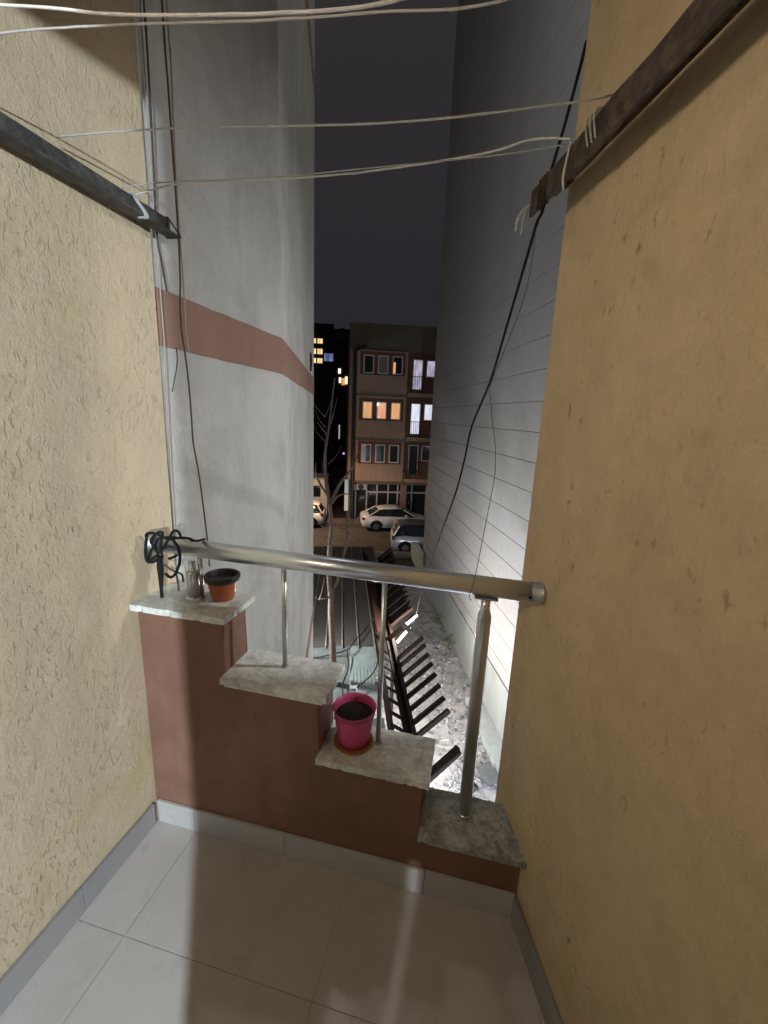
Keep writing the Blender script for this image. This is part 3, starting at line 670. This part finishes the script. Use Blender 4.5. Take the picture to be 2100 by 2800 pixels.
part('shed_wall', cbox(-3.7, .76, 8.15, 8.25, G, -3.26), M_POLYD, rf); part('shed_wall', cbox(-3.7, .76, 15.0, 15.1, G, -3.36), M_POLYD, rf)
part('shed_wall', cbox(.68, .76, 8.26, 14.99, G, -3.36), M_POLYD, rf)

ps = thing('sheet_roof', 'loose pale plastic and cement roofing sheets patched over the near end of the shed', 'roof', (0, 7.3, G), 'B')
def fsheet(u0, u1, v0, v1, z0, z1, th=.012, rot=0):
    bm = B(); c = Vector(((u0 + u1) / 2, (v0 + v1) / 2, 0))
    vv = []
    for t in (0, -th):
        for (a, b, zz) in ((u0, v0, z0), (u1, v0, z0), (u1, v1, z1), (u0, v1, z1)): vv.append(bm.verts.new((a, b, zz + t)))
    for f in ((0, 1, 2, 3), (4, 7, 6, 5), (0, 4, 5, 1), (1, 5, 6, 2), (2, 6, 7, 3), (3, 7, 4, 0)): bm.faces.new([vv[i] for i in f])
    if rot: bmesh.ops.rotate(bm, verts=bm.verts, cent=c, matrix=Matrix.Rotation(rot, 3, 'Z'))
    return bm
part('sheet', fsheet(-.9, .24, 7.79, 8.10, -3.30, -3.24), M_POLYD, ps); part('sheet', fsheet(.26, .78, 7.77, 8.08, -3.31, -3.24), M_POLY, ps)
part('sheet', fsheet(-1.0, .22, 6.9, 7.76, -3.42, -3.33, rot=.02), M_POLYD, ps, label='grey cement sheet at the left')
part('sheet', fsheet(.24, .72, 6.88, 7.74, -3.33, -3.27), M_POLY, ps, label='palest sheet with raised ribs')
for k in range(7):
    part('rib', fsheet(.27 + k * .068, .295 + k * .068, 6.9, 7.34, -3.318, -3.29, .02), M_POLY, ps)
part('sheet', fsheet(.36, .80, 6.35, 7.0, -3.40, -3.345), M_POLY, ps); part('sheet', fsheet(-.2, .345, 6.2, 6.87, -3.46, -3.40), M_POLYD, ps)
part('sheet', fsheet(-1.2, .8, 4.2, 6.18, -3.62, -3.48), M_POLYD, ps)
part('sheet', fsheet(.735, .84, 7.1, 7.76, -3.30, -3.27), M_POLY, ps)
for v in (4.4, 6.2): part('leg', cbox(.62, .68, v, v + .06, G, -3.64), M_RAFT, ps)
bm = B(); tube(bm, smoothline([(-.6, 7.7, -3.3), (-.2, 7.75, -3.24), (.2, 7.8, -3.15), (.35, 8.1, -3.12), (.6, 8.6, -3.15), (.8, 9.0, -3.1)]), .012, 6)
tube(bm, smoothline([(.18, 7.78, -3.15), (.2, 7.3, -3.25), (.1, 6.9, -3.3), (.1, 6.5, -3.33)]), .012, 6)
tube(bm, smoothline([(.85, 7.7, -3.15), (.72, 7.2, -3.22), (.55, 6.9, -3.22), (.35, 6.7, -3.25)]), .012, 6)
solo('cable', bm, M_BLACK, 'black cables lying across the pale roofing sheets below the tree', 'cable', frame='B', org=(0, 7.7, -3.3), smooth=True)

# rubble
bm = B(); rnd = random.Random(3)
for k in range(900):
    v = 5.0 + 7.5 * rnd.random() ** 1.3; u = rnd.uniform(.95, 3.65); s = rnd.uniform(.012, .05) * (1.5 if rnd.random() < .08 else 1)
    z = G + .05 + .05 * mnoise.fractal(Vector((u * 2.2, v * 2.2, 0)), 1.0, 2.0, 5)
    r = Matrix.Rotation(rnd.uniform(0, 6), 3, Vector((rnd.random(), rnd.random(), rnd.random() + .2)).normalized())
    vs = box(bm, u - s, u + s * rnd.uniform(.4, 1.5), v - s * .7, v + s * rnd.uniform(.3, 1.2), z - s * .4, z + s * .5)
    bmesh.ops.rotate(bm, verts=vs, cent=(u, v, z), matrix=r)
    for q in vs: q.co += Vector((rnd.uniform(-1, 1), rnd.uniform(-1, 1), rnd.uniform(-1, 1))) * s * .25
solo('rubble', bm, M_CHUNK, 'loose broken rubble scattered over the alley floor', frame='B', org=(2, 7, G), kind='stuff')
bm = B()
for k in range(260):
    v = 5.2 + 8 * rnd.random(); u = rnd.uniform(1.2, 3.6); s = rnd.uniform(.008, .03)
    vs = box(bm, u - s, u + s, v - s * .8, v + s * rnd.uniform(.3, 3.2), G + .04, G + .075 + s * .6)
    bmesh.ops.rotate(bm, verts=vs, cent=(u, v, G + .08), matrix=Matrix.Rotation(rnd.uniform(0, 6), 3, 'Z'))
    for q in vs: q.co += Vector((rnd.uniform(-1, 1), rnd.uniform(-1, 1), rnd.uniform(-1, 1))) * s * .4
solo('dark_debris', bm, M_DEBR, 'dark clods and litter scattered over the alley floor', frame='B', org=(2, 8, G), kind='stuff')
bm = B()
for k in range(70):
    v = 5.0 + 3.6 * rnd.random(); u = rnd.uniform(1.3, 3.3); L = rnd.uniform(.06, .32); a = rnd.uniform(-.7, .7) + (1.57 if rnd.random() < .75 else 0)
    z = G + .12; d = Vector((math.cos(a), math.sin(a), rnd.uniform(-.15, .2))) * L / 2; s = rnd.uniform(.006, .014)
    tube(bm, [Vector((u, v, z)) - d, Vector((u, v, z)) + d], s, 4)
solo('broken_sticks', bm, M_STICK, 'pale broken sticks and laths littering the near alley floor', frame='B', org=(2, 6, G), kind='stuff')
bd = solo('board', cbox(2.95, 3.28, 6.7, 7.15, G + .16, G + .19, .004), M_POLYD, 'grey rectangular board lying on the rubble beside the kerb', 'board', 'B', (3.1, 6.9, G))
bd.rotation_euler = (R(6), R(-8), AB + R(14))
def weed(u, v, lab):
    rn = random.Random(int(v * 100)); t = thing('weed', lab, 'plant', (u, v, G), 'B')
    bs = B(); bf = B()
    for k in range(5):
        top = Vector((u + rn.uniform(-.16, .16), v + rn.uniform(-.16, .16), G + rn.uniform(.25, .5)))
        tube(bs, [(u, v, G), ((u + top.x) / 2, (v + top.y) / 2, top.z * .5 + G * .5 + .05), top], [.008, .006, .003], 5)
        for q in range(7):
            c = Vector((u, v, G)).lerp(top, rn.uniform(.4, 1)) + Vector((rn.uniform(-.09, .09), rn.uniform(-.09, .09), rn.uniform(-.02, .06)))
            d = Vector((rn.uniform(-1, 1), rn.uniform(-1, 1), rn.uniform(-.1, .5))).normalized(); sd = d.cross(Vector((0, 0, 1))).normalized(); L = rn.uniform(.05, .10)
            a0 = bf.verts.new(c); a1 = bf.verts.new(c + d * L * .5 + sd * L * .32); a2 = bf.verts.new(c + d * L); a3 = bf.verts.new(c + d * L * .5 - sd * L * .32)
            bf.faces.new((a0, a1, a2, a3))
    part('stem', bs, M_LEAF, t); part('leaves', bf, M_LEAF, t)
weed(3.50, 11.9, 'small yellow-green weed at the foot of the clad wall, the nearer of two')
weed(3.48, 13.4, 'small yellow-green weed at the foot of the clad wall, the farther of two')
# planter strip before the street
pl = thing('planter_bed', 'low bed of dark soil and scrub behind a pale kerb at the alley end', 'planter', (2.7, 19.5, G), 'B')
part('kerb_stone', cbox(1.3, 3.68, 20.6, 20.85, G, G + .30, .01), M_PAVE, pl); part('kerb_stone', cbox(1.3, 1.5, 16.0, 20.59, G, G + .34, .01), M_PAVE, pl)
bm = B(); rn = random.Random(9)
for k in range(900):
    u = rn.uniform(1.6, 3.6); v = rn.uniform(17.8, 20.5); z = G + .05 + abs(rn.gauss(0, .12)); d = Vector((rn.uniform(-1, 1), rn.uniform(-1, 1), rn.uniform(-.3, 1))).normalized() * rn.uniform(.04, .10); s = d.orthogonal().normalized() * .02
    c = Vector((u, v, z)); bm.faces.new([bm.verts.new(c), bm.verts.new(c + d * .5 + s), bm.verts.new(c + d), bm.verts.new(c + d * .5 - s)])
part('scrub', bm, mat('dry_scrub_leaf', (.05, .05, .025), .8), pl, kind='stuff')
ct = thing('bucket', 'small pale bucket standing on the street beside the kerb near the hatchback', 'bucket', (2.72, 21.25, G + .02), 'B')
bm = B(); lathe(bm, [(.13, 0), (.17, .34), (.175, .36), (.16, .35), (.12, .03)], (2.72, 21.25, G + .021), 16); part('body', bm, M_POLY, ct)

# ---- bare tree
tr = thing('bare_tree', 'thin leafless tree with forked pale branches rising through the alley beyond the handrail', 'tree', (-.02, 7, G), 'B')
rt = random.Random(5)
def br(name, pts, r0, r1, lab=None):
    P = smoothline([(u, 7.0 + (0 if i == 0 else math.sin(i * 1.7 + len(pts)) * .05), z) for i, (u, z) in enumerate(pts)], 4)
    bm = B(); tube(bm, P, [r0 + (r1 - r0) * i / (len(P) - 1) + .003 * math.sin(i * 1.9) * (r0 > .03) for i in range(len(P))], 9)
    return part(name, bm, M_BARK, tr, True, lab)
br('trunk', [(.06, G), (.02, -4.4), (-.05, -3.4), (-.085, -2.856), (-.105, -2.452), (-.139, -1.979), (-.144, -1.596), (-.159, -1.445), (-.175, -1.295), (-.186, -.927), (-.154, -.317), (-.191, .087), (-.245, .414), (-.266, .607), (-.263, .988), (-.205, 1.362), (-.172, 1.726), (-.127, 2.108)], .072, .013)
br('branch', [(-.166, .10), (-.015, .42), (.11, .579), (.209, .749), (.304, 1.007)], .034, .007)
br('branch', [(-.205, .18), (-.334, .373), (-.386, .475), (-.424, .603), (-.412, .756)], .024, .007)
br('branch', [(-.152, .08), (-.05, .209), (.066, .231), (.196, .214)], .022, .006)
br('branch', [(-.247, 1.22), (-.328, 1.32), (-.403, 1.415)], .012, .005)
br('branch', [(-.181, 1.40), (-.133, 1.584), (-.087, 1.801)], .011, .004)
br('branch', [(-.15, -1.55), (-.076, -1.4), (-.022, -1.265), (.055, -.926), (.117, -.564), (.103, -.34), (.136, -.041), (.184, .161)], .034, .008, 'second stem')
br('branch', [(.103, -.36), (.024, -.355), (-.069, -.302)], .012, .004)
br('branch', [(.112, -.368), (.181, -.271), (.258, -.201), (.362, -.132)], .015, .005)
br('branch', [(.118, -.40), (.186, -.505), (.281, -.573)], .014, .012, 'snapped pale branch')
br('branch', [(-.150, -1.62), (-.241, -1.641), (-.352, -1.678), (-.422, -1.64)], .016, .008)
br('branch', [(-.352, -1.678), (-.305, -1.52), (-.258, -1.251)], .012, .006)
br('branch', [(-.021, -1.30), (.05, -1.415), (.106, -1.445)], .008, .004)

for k in range(16):
    z = rt.uniform(-1.2, 1.9); u0_ = -.19 + .03 * math.sin(z * 3) + (-.06 if z > .3 else 0); a_ = rt.choice((-1, 1)) * rt.uniform(.3, 1.0); L_ = rt.uniform(.12, .34)
    br('twig', [(u0_, z), (u0_ + a_ * L_ * .5, z + L_ * .45), (u0_ + a_ * L_ * .8, z + L_)], .0065, .002)
# ================================================================ CARS
def loft(bm, st, ringf):
    rings = [[bm.verts.new(p) for p in ringf(*s)] for s in st]
    n = len(rings[0])
    for a, b in zip(rings, rings[1:]):
        for k in range(n - 1): bm.faces.new((a[k], a[k + 1], b[k + 1], b[k]))
    bm.faces.new(rings[0][::-1]); bm.faces.new(rings[-1]); return bm
def car(name, label, kind, u, v, heading, paint, roofm=None):
    """rear bumper at local x=0, nose at x=L, local y across; heading 0 = +u"""
    L = 4.45 if kind == 'sedan' else 4.15
    t = bpy.data.objects.new(name, None); C.objects.link(t); t.location = W(u, v, G + .02); t.rotation_euler = (0, 0, AB + heading)
    tagp(t, label, 'car', 'cars parked along the street'); ORG[t.name] = Vector((0, 0, 0))
    # stations: x, z bottom, z deck/hood, half width
    if kind == 'sedan':
        st = [(0, .42, .82, .62), (.05, .32, .94, .78), (.25, .25, 1.02, .86), (.7, .2, 1.04, .89), (1.2, .2, .98, .90), (2.3, .2, .95, .90), (3.1, .2, .96, .90), (3.6, .2, .90, .88), (4.1, .24, .80, .84), (4.35, .3, .70, .74), (4.45, .38, .60, .58)]
        gl = [(.45, 1.0, 1.03, .70), (1.05, .96, 1.36, .66), (1.5, .95, 1.44, .64), (2.2, .95, 1.455, .64), (2.65, .95, 1.40, .66), (3.35, .95, .99, .72)]
        rfst = [(1.05, 1.365, .56), (1.5, 1.452, .60), (2.2, 1.467, .60), (2.62, 1.415, .58)]
    else:
        st = [(0, .40, .90, .66), (.04, .30, 1.0, .80), (.2, .24, 1.04, .87), (.7, .2, 1.02, .89), (1.2, .2, 1.0, .90), (2.3, .2, 1.0, .90), (2.95, .2, 1.02, .90), (3.4, .2, .97, .88), (3.85, .24, .86, .82), (4.08, .3, .74, .7), (4.15, .38, .62, .56)]
        gl = [(.10, 1.0, 1.06, .74), (.40, .98, 1.52, .68), (.9, .98, 1.60, .66), (2.0, .98, 1.60, .66), (2.45, .98, 1.50, .68), (3.15, .98, 1.04, .74)]
        rfst = [(.30, 1.535, .60), (.9, 1.612, .62), (2.0, 1.612, .62), (2.40, 1.535, .60)]
    bm = B()
    def ring(x, zb, zt, hw):
        m_ = zb + (zt - zb) * .55
        pts = [(-hw * .80, zb), (-hw * .96, zb + .05), (-hw, m_ - .08), (-hw * .995, m_ + .04), (-hw * .93, zt - .06), (-hw * .82, zt - .01), (-hw * .4, zt + .015), (hw * .4, zt + .015), (hw * .82, zt - .01), (hw * .93, zt - .06), (hw * .995, m_ + .04), (hw, m_ - .08), (hw * .96, zb + .05), (hw * .80, zb), (-hw * .80, zb)]
        return [(x, a, b) for a, b in pts]
    loft(bm, st, ring); bmesh.ops.remove_doubles(bm, verts=bm.verts, dist=.0005)
    part('body', bm, paint, t, True)
    bm = B(); loft(bm, gl, lambda x, zb, zt, hw: [(x, -hw - .12, zb - .03), (x, -hw, zt - .03), (x, -hw * .8, zt), (x, hw * .8, zt), (x, hw, zt - .03), (x, hw + .12, zb - .03)])
    part('windows', bm, M_GLASSD, t, True)
    bm = B(); loft(bm, rfst, lambda x, zt, hw: [(x, -hw - .045, zt - .05), (x, -hw, zt - .005), (x, -hw * .5, zt + .012), (x, hw * .5, zt + .012), (x, hw, zt - .005), (x, hw + .045, zt - .05)])
    part('roof', bm, roofm or paint, t, True)
    for s in (-1, 1):
        pil = [((gl[0][0] + .0, s * (gl[0][3] + .10), 1.0), (gl[1][0], s * (gl[1][3] + .01), gl[1][2] - .02)), ((gl[-1][0] - .02, s * (gl[-1][3] + .10), .99), (gl[-2][0], s * (gl[-2][3] + .01), gl[-2][2] - .02)),
               ((1.95, s * .755, .97), (1.9, s * .655, gl[2][2] - .04))]
        for a_, b_ in pil:
            bm = B(); tube(bm, [a_, b_], .035 if a_[0] != 1.95 else .022, 6); part('pillar', bm, paint if a_[0] != 1.95 else M_GLASSD, t)
        bm = B(); box(bm, gl[-1][0] - .62, gl[-1][0] - .44, s * .90 - .07, s * .90 + .09 * (s > 0) + .07 * (s < 0), .96, 1.08, bev=.02); part('mirror', bm, paint, t)
        bm = B(); box(bm, .015, .20, s * .74 - .085, s * .74 + .085, .74 if kind == 'sedan' else .78, .90 if kind == 'sedan' else 1.0, bev=.02); part('tail_lamp', bm, mat('tail_lamp_glass', (.10, .012, .015), .25), t)
        bm = B(); box(bm, L - .36, L - .12, s * .62 - .1, s * .62 + .1, .58, .70, bev=.02); part('headlamp', bm, M_FRAMEG, t)
        for x in ((.92, 3.55) if kind == 'sedan' else (.74, 3.35)):
            bm = B(); tube(bm, [(x, s * .905, .33), (x, s * .72, .33)], .335, 22); wh = part('wheel', bm, M_BLACK, t, True)
            bm = B(); tube(bm, [(x, s * .912, .33), (x, s * .84, .33)], .20, 14); part('rim', bm, M_RIM, wh)
            bm = B(); n = 14
            arc = [(x + .41 * math.cos(math.pi * k / n), s * (.903 if kind == 'sedan' else .903), .33 + .41 * math.sin(math.pi * k / n)) for k in range(n + 1)]
            bm2 = B(); cv = bm2.verts.new((x, s * .908, .33)); av = [bm2.verts.new((p[0], s * .908, p[2])) for p in arc]
            for a_, b_ in zip(av, av[1:]): bm2.faces.new((cv, a_, b_))
            r_ = bmesh.ops.extrude_face_region(bm2, geom=bm2.faces[:]); bmesh.ops.translate(bm2, verts=[q for q in r_['geom'] if isinstance(q, bmesh.types.BMVert)], vec=(0, -s * .2, 0))
            part('wheel_arch', bm2, M_BLACK, t); bm.free()
    bm = B(); box(bm, -.012, .03, -.26, .26, .62, .73); part('number_plate', bm, M_FRAMEG, t)
    return t
M_RIM = mat('wheel_rim_alloy', (.10, .10, .105), .4, .6)
P_WHITE = mat('white_car_paint', (.62, .62, .63), .28, 0, .6); P_SILV = mat('silver_car_paint', (.58, .59, .61), .28, .3, .6); P_DARKR = mat('dark_car_roof', (.05, .05, .05), .3)
car('parked_sedan', 'white sedan parked in front of the shop windows, seen from its side', 'sedan', 1.30, 26.45, R(3), P_WHITE)
car('parked_hatchback', 'silver hatchback with a dark roof, half hidden by the clad building', 'hatch', 2.78, 22.1, R(-4), P_SILV, P_DARKR)
car('parked_hatchback', 'white hatchback at the left beyond the bare tree, cut off by the grey block', 'hatch', -1.02, 27.0, R(176), P_WHITE)

# ================================================================ FACADE ACROSS THE STREET
FV = 28.9
fa = thing('apartment_house', 'four-storey beige apartment house with projecting bays and shop windows across the street', 'building', (5, 30, G), 'B')
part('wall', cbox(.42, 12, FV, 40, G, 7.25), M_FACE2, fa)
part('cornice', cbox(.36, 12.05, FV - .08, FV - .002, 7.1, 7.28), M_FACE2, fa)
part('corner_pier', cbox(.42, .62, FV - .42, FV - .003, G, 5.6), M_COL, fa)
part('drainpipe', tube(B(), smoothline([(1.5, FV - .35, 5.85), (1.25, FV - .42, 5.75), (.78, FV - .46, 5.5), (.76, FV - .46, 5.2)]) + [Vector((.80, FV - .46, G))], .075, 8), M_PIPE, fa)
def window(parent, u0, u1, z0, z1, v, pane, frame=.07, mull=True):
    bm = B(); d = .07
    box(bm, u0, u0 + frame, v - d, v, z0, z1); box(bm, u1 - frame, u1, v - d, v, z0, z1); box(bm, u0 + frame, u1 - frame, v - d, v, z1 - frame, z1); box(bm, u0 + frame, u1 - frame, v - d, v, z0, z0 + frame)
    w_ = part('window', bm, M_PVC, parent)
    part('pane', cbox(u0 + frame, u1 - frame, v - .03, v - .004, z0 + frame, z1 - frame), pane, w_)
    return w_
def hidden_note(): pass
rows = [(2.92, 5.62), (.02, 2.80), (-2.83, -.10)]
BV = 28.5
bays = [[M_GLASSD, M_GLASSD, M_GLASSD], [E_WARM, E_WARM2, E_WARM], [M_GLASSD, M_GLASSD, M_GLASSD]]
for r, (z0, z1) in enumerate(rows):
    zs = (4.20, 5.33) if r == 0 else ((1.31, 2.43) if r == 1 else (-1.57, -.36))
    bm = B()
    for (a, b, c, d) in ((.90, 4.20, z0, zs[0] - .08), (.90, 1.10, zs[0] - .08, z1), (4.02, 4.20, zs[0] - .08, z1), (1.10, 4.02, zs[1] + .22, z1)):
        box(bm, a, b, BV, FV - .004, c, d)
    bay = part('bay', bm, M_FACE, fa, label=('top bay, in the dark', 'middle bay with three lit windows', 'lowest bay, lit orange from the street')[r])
    part('surround', cbox(1.105, 4.015, BV + .15, FV - .05, zs[0] - .075, zs[1] + .215), M_SURR, fa)
    part('ledge', cbox(.84, 4.26, BV - .08, FV - .004, z0 - .10, z0 - .003), M_FACE2, fa)
    for k, (a, b) in enumerate(((1.32, 1.98), (2.26, 2.92), (3.20, 3.86))):
        window(fa, a, b, zs[0], zs[1], BV + .149, bays[r][k], .06)
    part('slab_edge', cbox(4.27, 12, BV + .05, FV - .004, z0 - .08, z0 + .18), M_FACE, fa)
    # niche with a balcony door and a window
    part('niche', cbox(4.27, 7.2, FV - .05, FV - .005, z0 + .19, z1), M_NICHE, fa)
    dm = (E_CURT, E_COOL, M_GLASSD)[r]; dz = ((3.30, 5.23), (.38, 2.44), (-2.38, -.33))[r]; wz = ((4.15, 5.21), (1.34, 2.43), (-1.4, -.36))[r]
    window(fa, 4.58, 5.25, dz[0], dz[1], FV - .052, dm, .05); window(fa, 5.48, 6.25, wz[0], wz[1], FV - .052, dm, .05)
    bm = B()
    for k in range(7):
        u = 4.55 + .74 * k / 6
        tube(bm, smoothline([(u, FV - .16, dz[0] + .85), (u, FV - .17, dz[0] + .55), (u + .01, FV - .32, dz[0] + .25), (u, FV - .16, dz[0] + .02)], 4), .016, 5)
    tube(bm, [(4.5, FV - .16, dz[0] + .86), (5.34, FV - .16, dz[0] + .86)], .022, 6); tube(bm, [(4.5, FV - .16, dz[0] + .02), (5.34, FV - .16, dz[0] + .02)], .018, 6)
    part('balcony_rail', bm, M_DARKM, fa)
    part('planter_box', tube(B(), [(4.30, BV + .2, z0 + .20), (4.30, BV + .2, z0 + .45), (4.30, BV + .2, z0 + .70)], [.13, .2, .10], 10), M_SURR, fa)
part('lit_slit', cbox(3.26, 3.40, BV + .10, BV + .116, 4.26, 4.95), E_SLIT, fa)
for a, b in ((2.29, 2.89),): part('roller_blind', cbox(a, b, BV + .09, BV + .12, 4.26, 5.27), mat('grey_roller_blind', (.20, .18, .16), .8), fa)
part('ceiling_lamp', tube(B(), [(2.34, BV + .08, 2.18), (2.34, BV + .08, 2.36)], [.07, .05], 10), emit('room_bulb', (1, .75, .6), 3.0), fa)
part('curtain', cbox(1.38, 1.62, BV + .085, BV + .115, -1.51, -.42), mat('pale_blue_curtain', (.45, .52, .56), .8), fa)
# shop front
part('fascia', cbox(.80, 12, BV + .1, FV - .004, -3.08, -2.95), M_FACE2, fa)
part('shop_glass', cbox(.85, 12, FV - .03, FV - .005, G + .14, -3.09), M_GLASSD, fa)
for u in (1.02, 1.78, 2.50, 3.28, 3.95, 4.95, 6.0, 7.0):
    part('mullion', cbox(u - .045, u + .045, FV - .12, FV - .031, G + .14, -3.085), M_FRAMEG, fa)
for a, b in ((1.83, 4.20), (4.62, 11.9)):
    part('transom', cbox(a, b, FV - .11, FV - .035, -3.70, -3.60), M_FRAMEG, fa)
part('column', cbox(4.12, 4.52, FV - .45, FV - .13, G, -3.09), M_COL, fa)
part('shop_band', cbox(.86, 1.74, FV - .2, FV - .13, -3.50, -3.12), M_FRAMEG, fa)
sg = solo('wall_sign', tube(B(), [(1.35, FV - .22, -3.30), (1.35, FV - .28, -3.30)], .19, 20), M_DARKM, 'small dark round sign above the left end of the shop windows', 'sign', 'B', (1.35, FV - .3, -3.3))

# ---- low buildings left of the facade
kb = thing('kiosk', 'small cream kiosk with a dark opening behind the white hatchback', 'kiosk', (-2.5, 30.5, G), 'B')
part('wall', cbox(-5.0, -1.0, 30.0, 32.5, G, -3.05), M_WHITE, kb); part('opening', cbox(-2.6, -1.46, 29.96, 29.995, -4.3, -3.5), M_GLASSD, kb)
part('roof', cbox(-5.1, -.95, 29.9, 32.6, -3.045, -2.95), M_FRAMEG, kb)
ls = thing('light_box_sign', 'narrow upright lit sign, green above and cream below, beside the corner of the beige house', 'sign', (.38, 28.3, G), 'B')
part('panel', cbox(.24, .50, 28.25, 28.33, -3.75, -2.75), E_SIGN, ls); part('lower_panel', cbox(.24, .50, 28.25, 28.33, -4.9, -3.76), emit('lit_cream_panel', (.60, .52, .38), .75), ls)
part('leg', cbox(.34, .40, 28.26, 28.32, G, -4.905), M_DARKM, ls)
fb = thing('far_apartment_block', 'distant dark block with three rows of yellow lit windows', 'building', (-8, 62, G), 'B')
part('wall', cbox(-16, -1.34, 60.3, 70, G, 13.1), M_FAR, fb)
for z0, z1 in ((10.6, 11.2), (9.25, 9.92), (8.1, 8.72)):
    for a, b in ((-3.45, -3.14), (-3.09, -2.78), (-4.2, -3.64), (-5.2, -4.6)):
        part('window', cbox(a, b, 60.2, 60.29, z0, z1), E_YEL, fb)
for a, b in ((-2.55, -2.2), (-2.15, -1.95), (-1.9, -1.34)): part('window', cbox(a, b, 60.2, 60.29, 8.42, 9.4), E_BLUE, fb)
for z0, z1, u in ((-2.1, .15, -.45),): pass
fc = thing('far_apartment_block', 'distant dim block between the yellow lit block and the beige house, with orange lights', 'building', (0, 66, G), 'B')
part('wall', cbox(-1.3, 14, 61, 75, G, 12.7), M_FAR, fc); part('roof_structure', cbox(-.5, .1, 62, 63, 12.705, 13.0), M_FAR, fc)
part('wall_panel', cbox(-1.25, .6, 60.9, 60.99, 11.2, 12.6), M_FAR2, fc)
part('window', cbox(-.66, -.30, 60.85, 60.95, 6.95, 7.6), E_HOT, fc); part('window', cbox(-.54, -.25, 60.85, 60.95, 5.72, 6.45), E_HOT, fc)
part('window', cbox(.30, 1.0, 60.85, 60.95, 5.6, 6.6), E_HOT, fc); part('balcony', cbox(-.2, .29, 60.8, 60.95, 5.45, 6.35), E_ORG, fc)
part('lit_stair_slit', cbox(-.47, -.30, 60.85, 60.95, -1.9, .05), E_DIMW, fc)
part('wall_light', tube(B(), [(.30, 60.8, -3.95), (.30, 60.95, -3.95)], .14, 10), E_PURP, fc)

# ---- lamps that make the light (fittings mostly out of view, some of them added as fill)
def fitting(name, lab, p, m, r=.06, frame='A', post=None):
    t = thing(name, lab, 'lamp', p, 'A')
    bm = B(); lathe(bm, [(r * .3, 0), (r, .01), (r, .02), (r * .5, .05)], (p[0], p[1], p[2] + r * 1.5), 16); part('shade', bm, M_DARKM, t)
    if post:
        bm = B(); tube(bm, [(p[0], p[1] + .25, G), (p[0], p[1] + .25, p[2] + .3), (p[0], p[1], p[2] + .3)], .06, 8); part('pole', bm, M_DARKM, t)
    return t
fitting('siding_fill_lamp', 'unseen lamp added above the alley to brighten the upper siding', UPPER, E_LAMP, .08)
fitting('street_lamp', 'street lamp standing on the road left of the beige house', STREET, E_LAMPW, .2, post=True)
fitting('street_lamp', 'street lamp standing on the road behind the clad building', COOL, E_LAMPW, .2, post=True)
fitting('outdoor_fill_lamp', 'unseen lamp added outside the right wall to light the grey block and coping', SPILL, E_LAMP, .08)
fitting('alley_fill_lamp', 'unseen lamp added behind the grey block to brighten the siding and shed roof', YARD, E_LAMP, .08, post=True)
fitting('flood_lamp', 'flood lamp under the balcony facing down the alley', FLOOD, E_LAMP, .1)
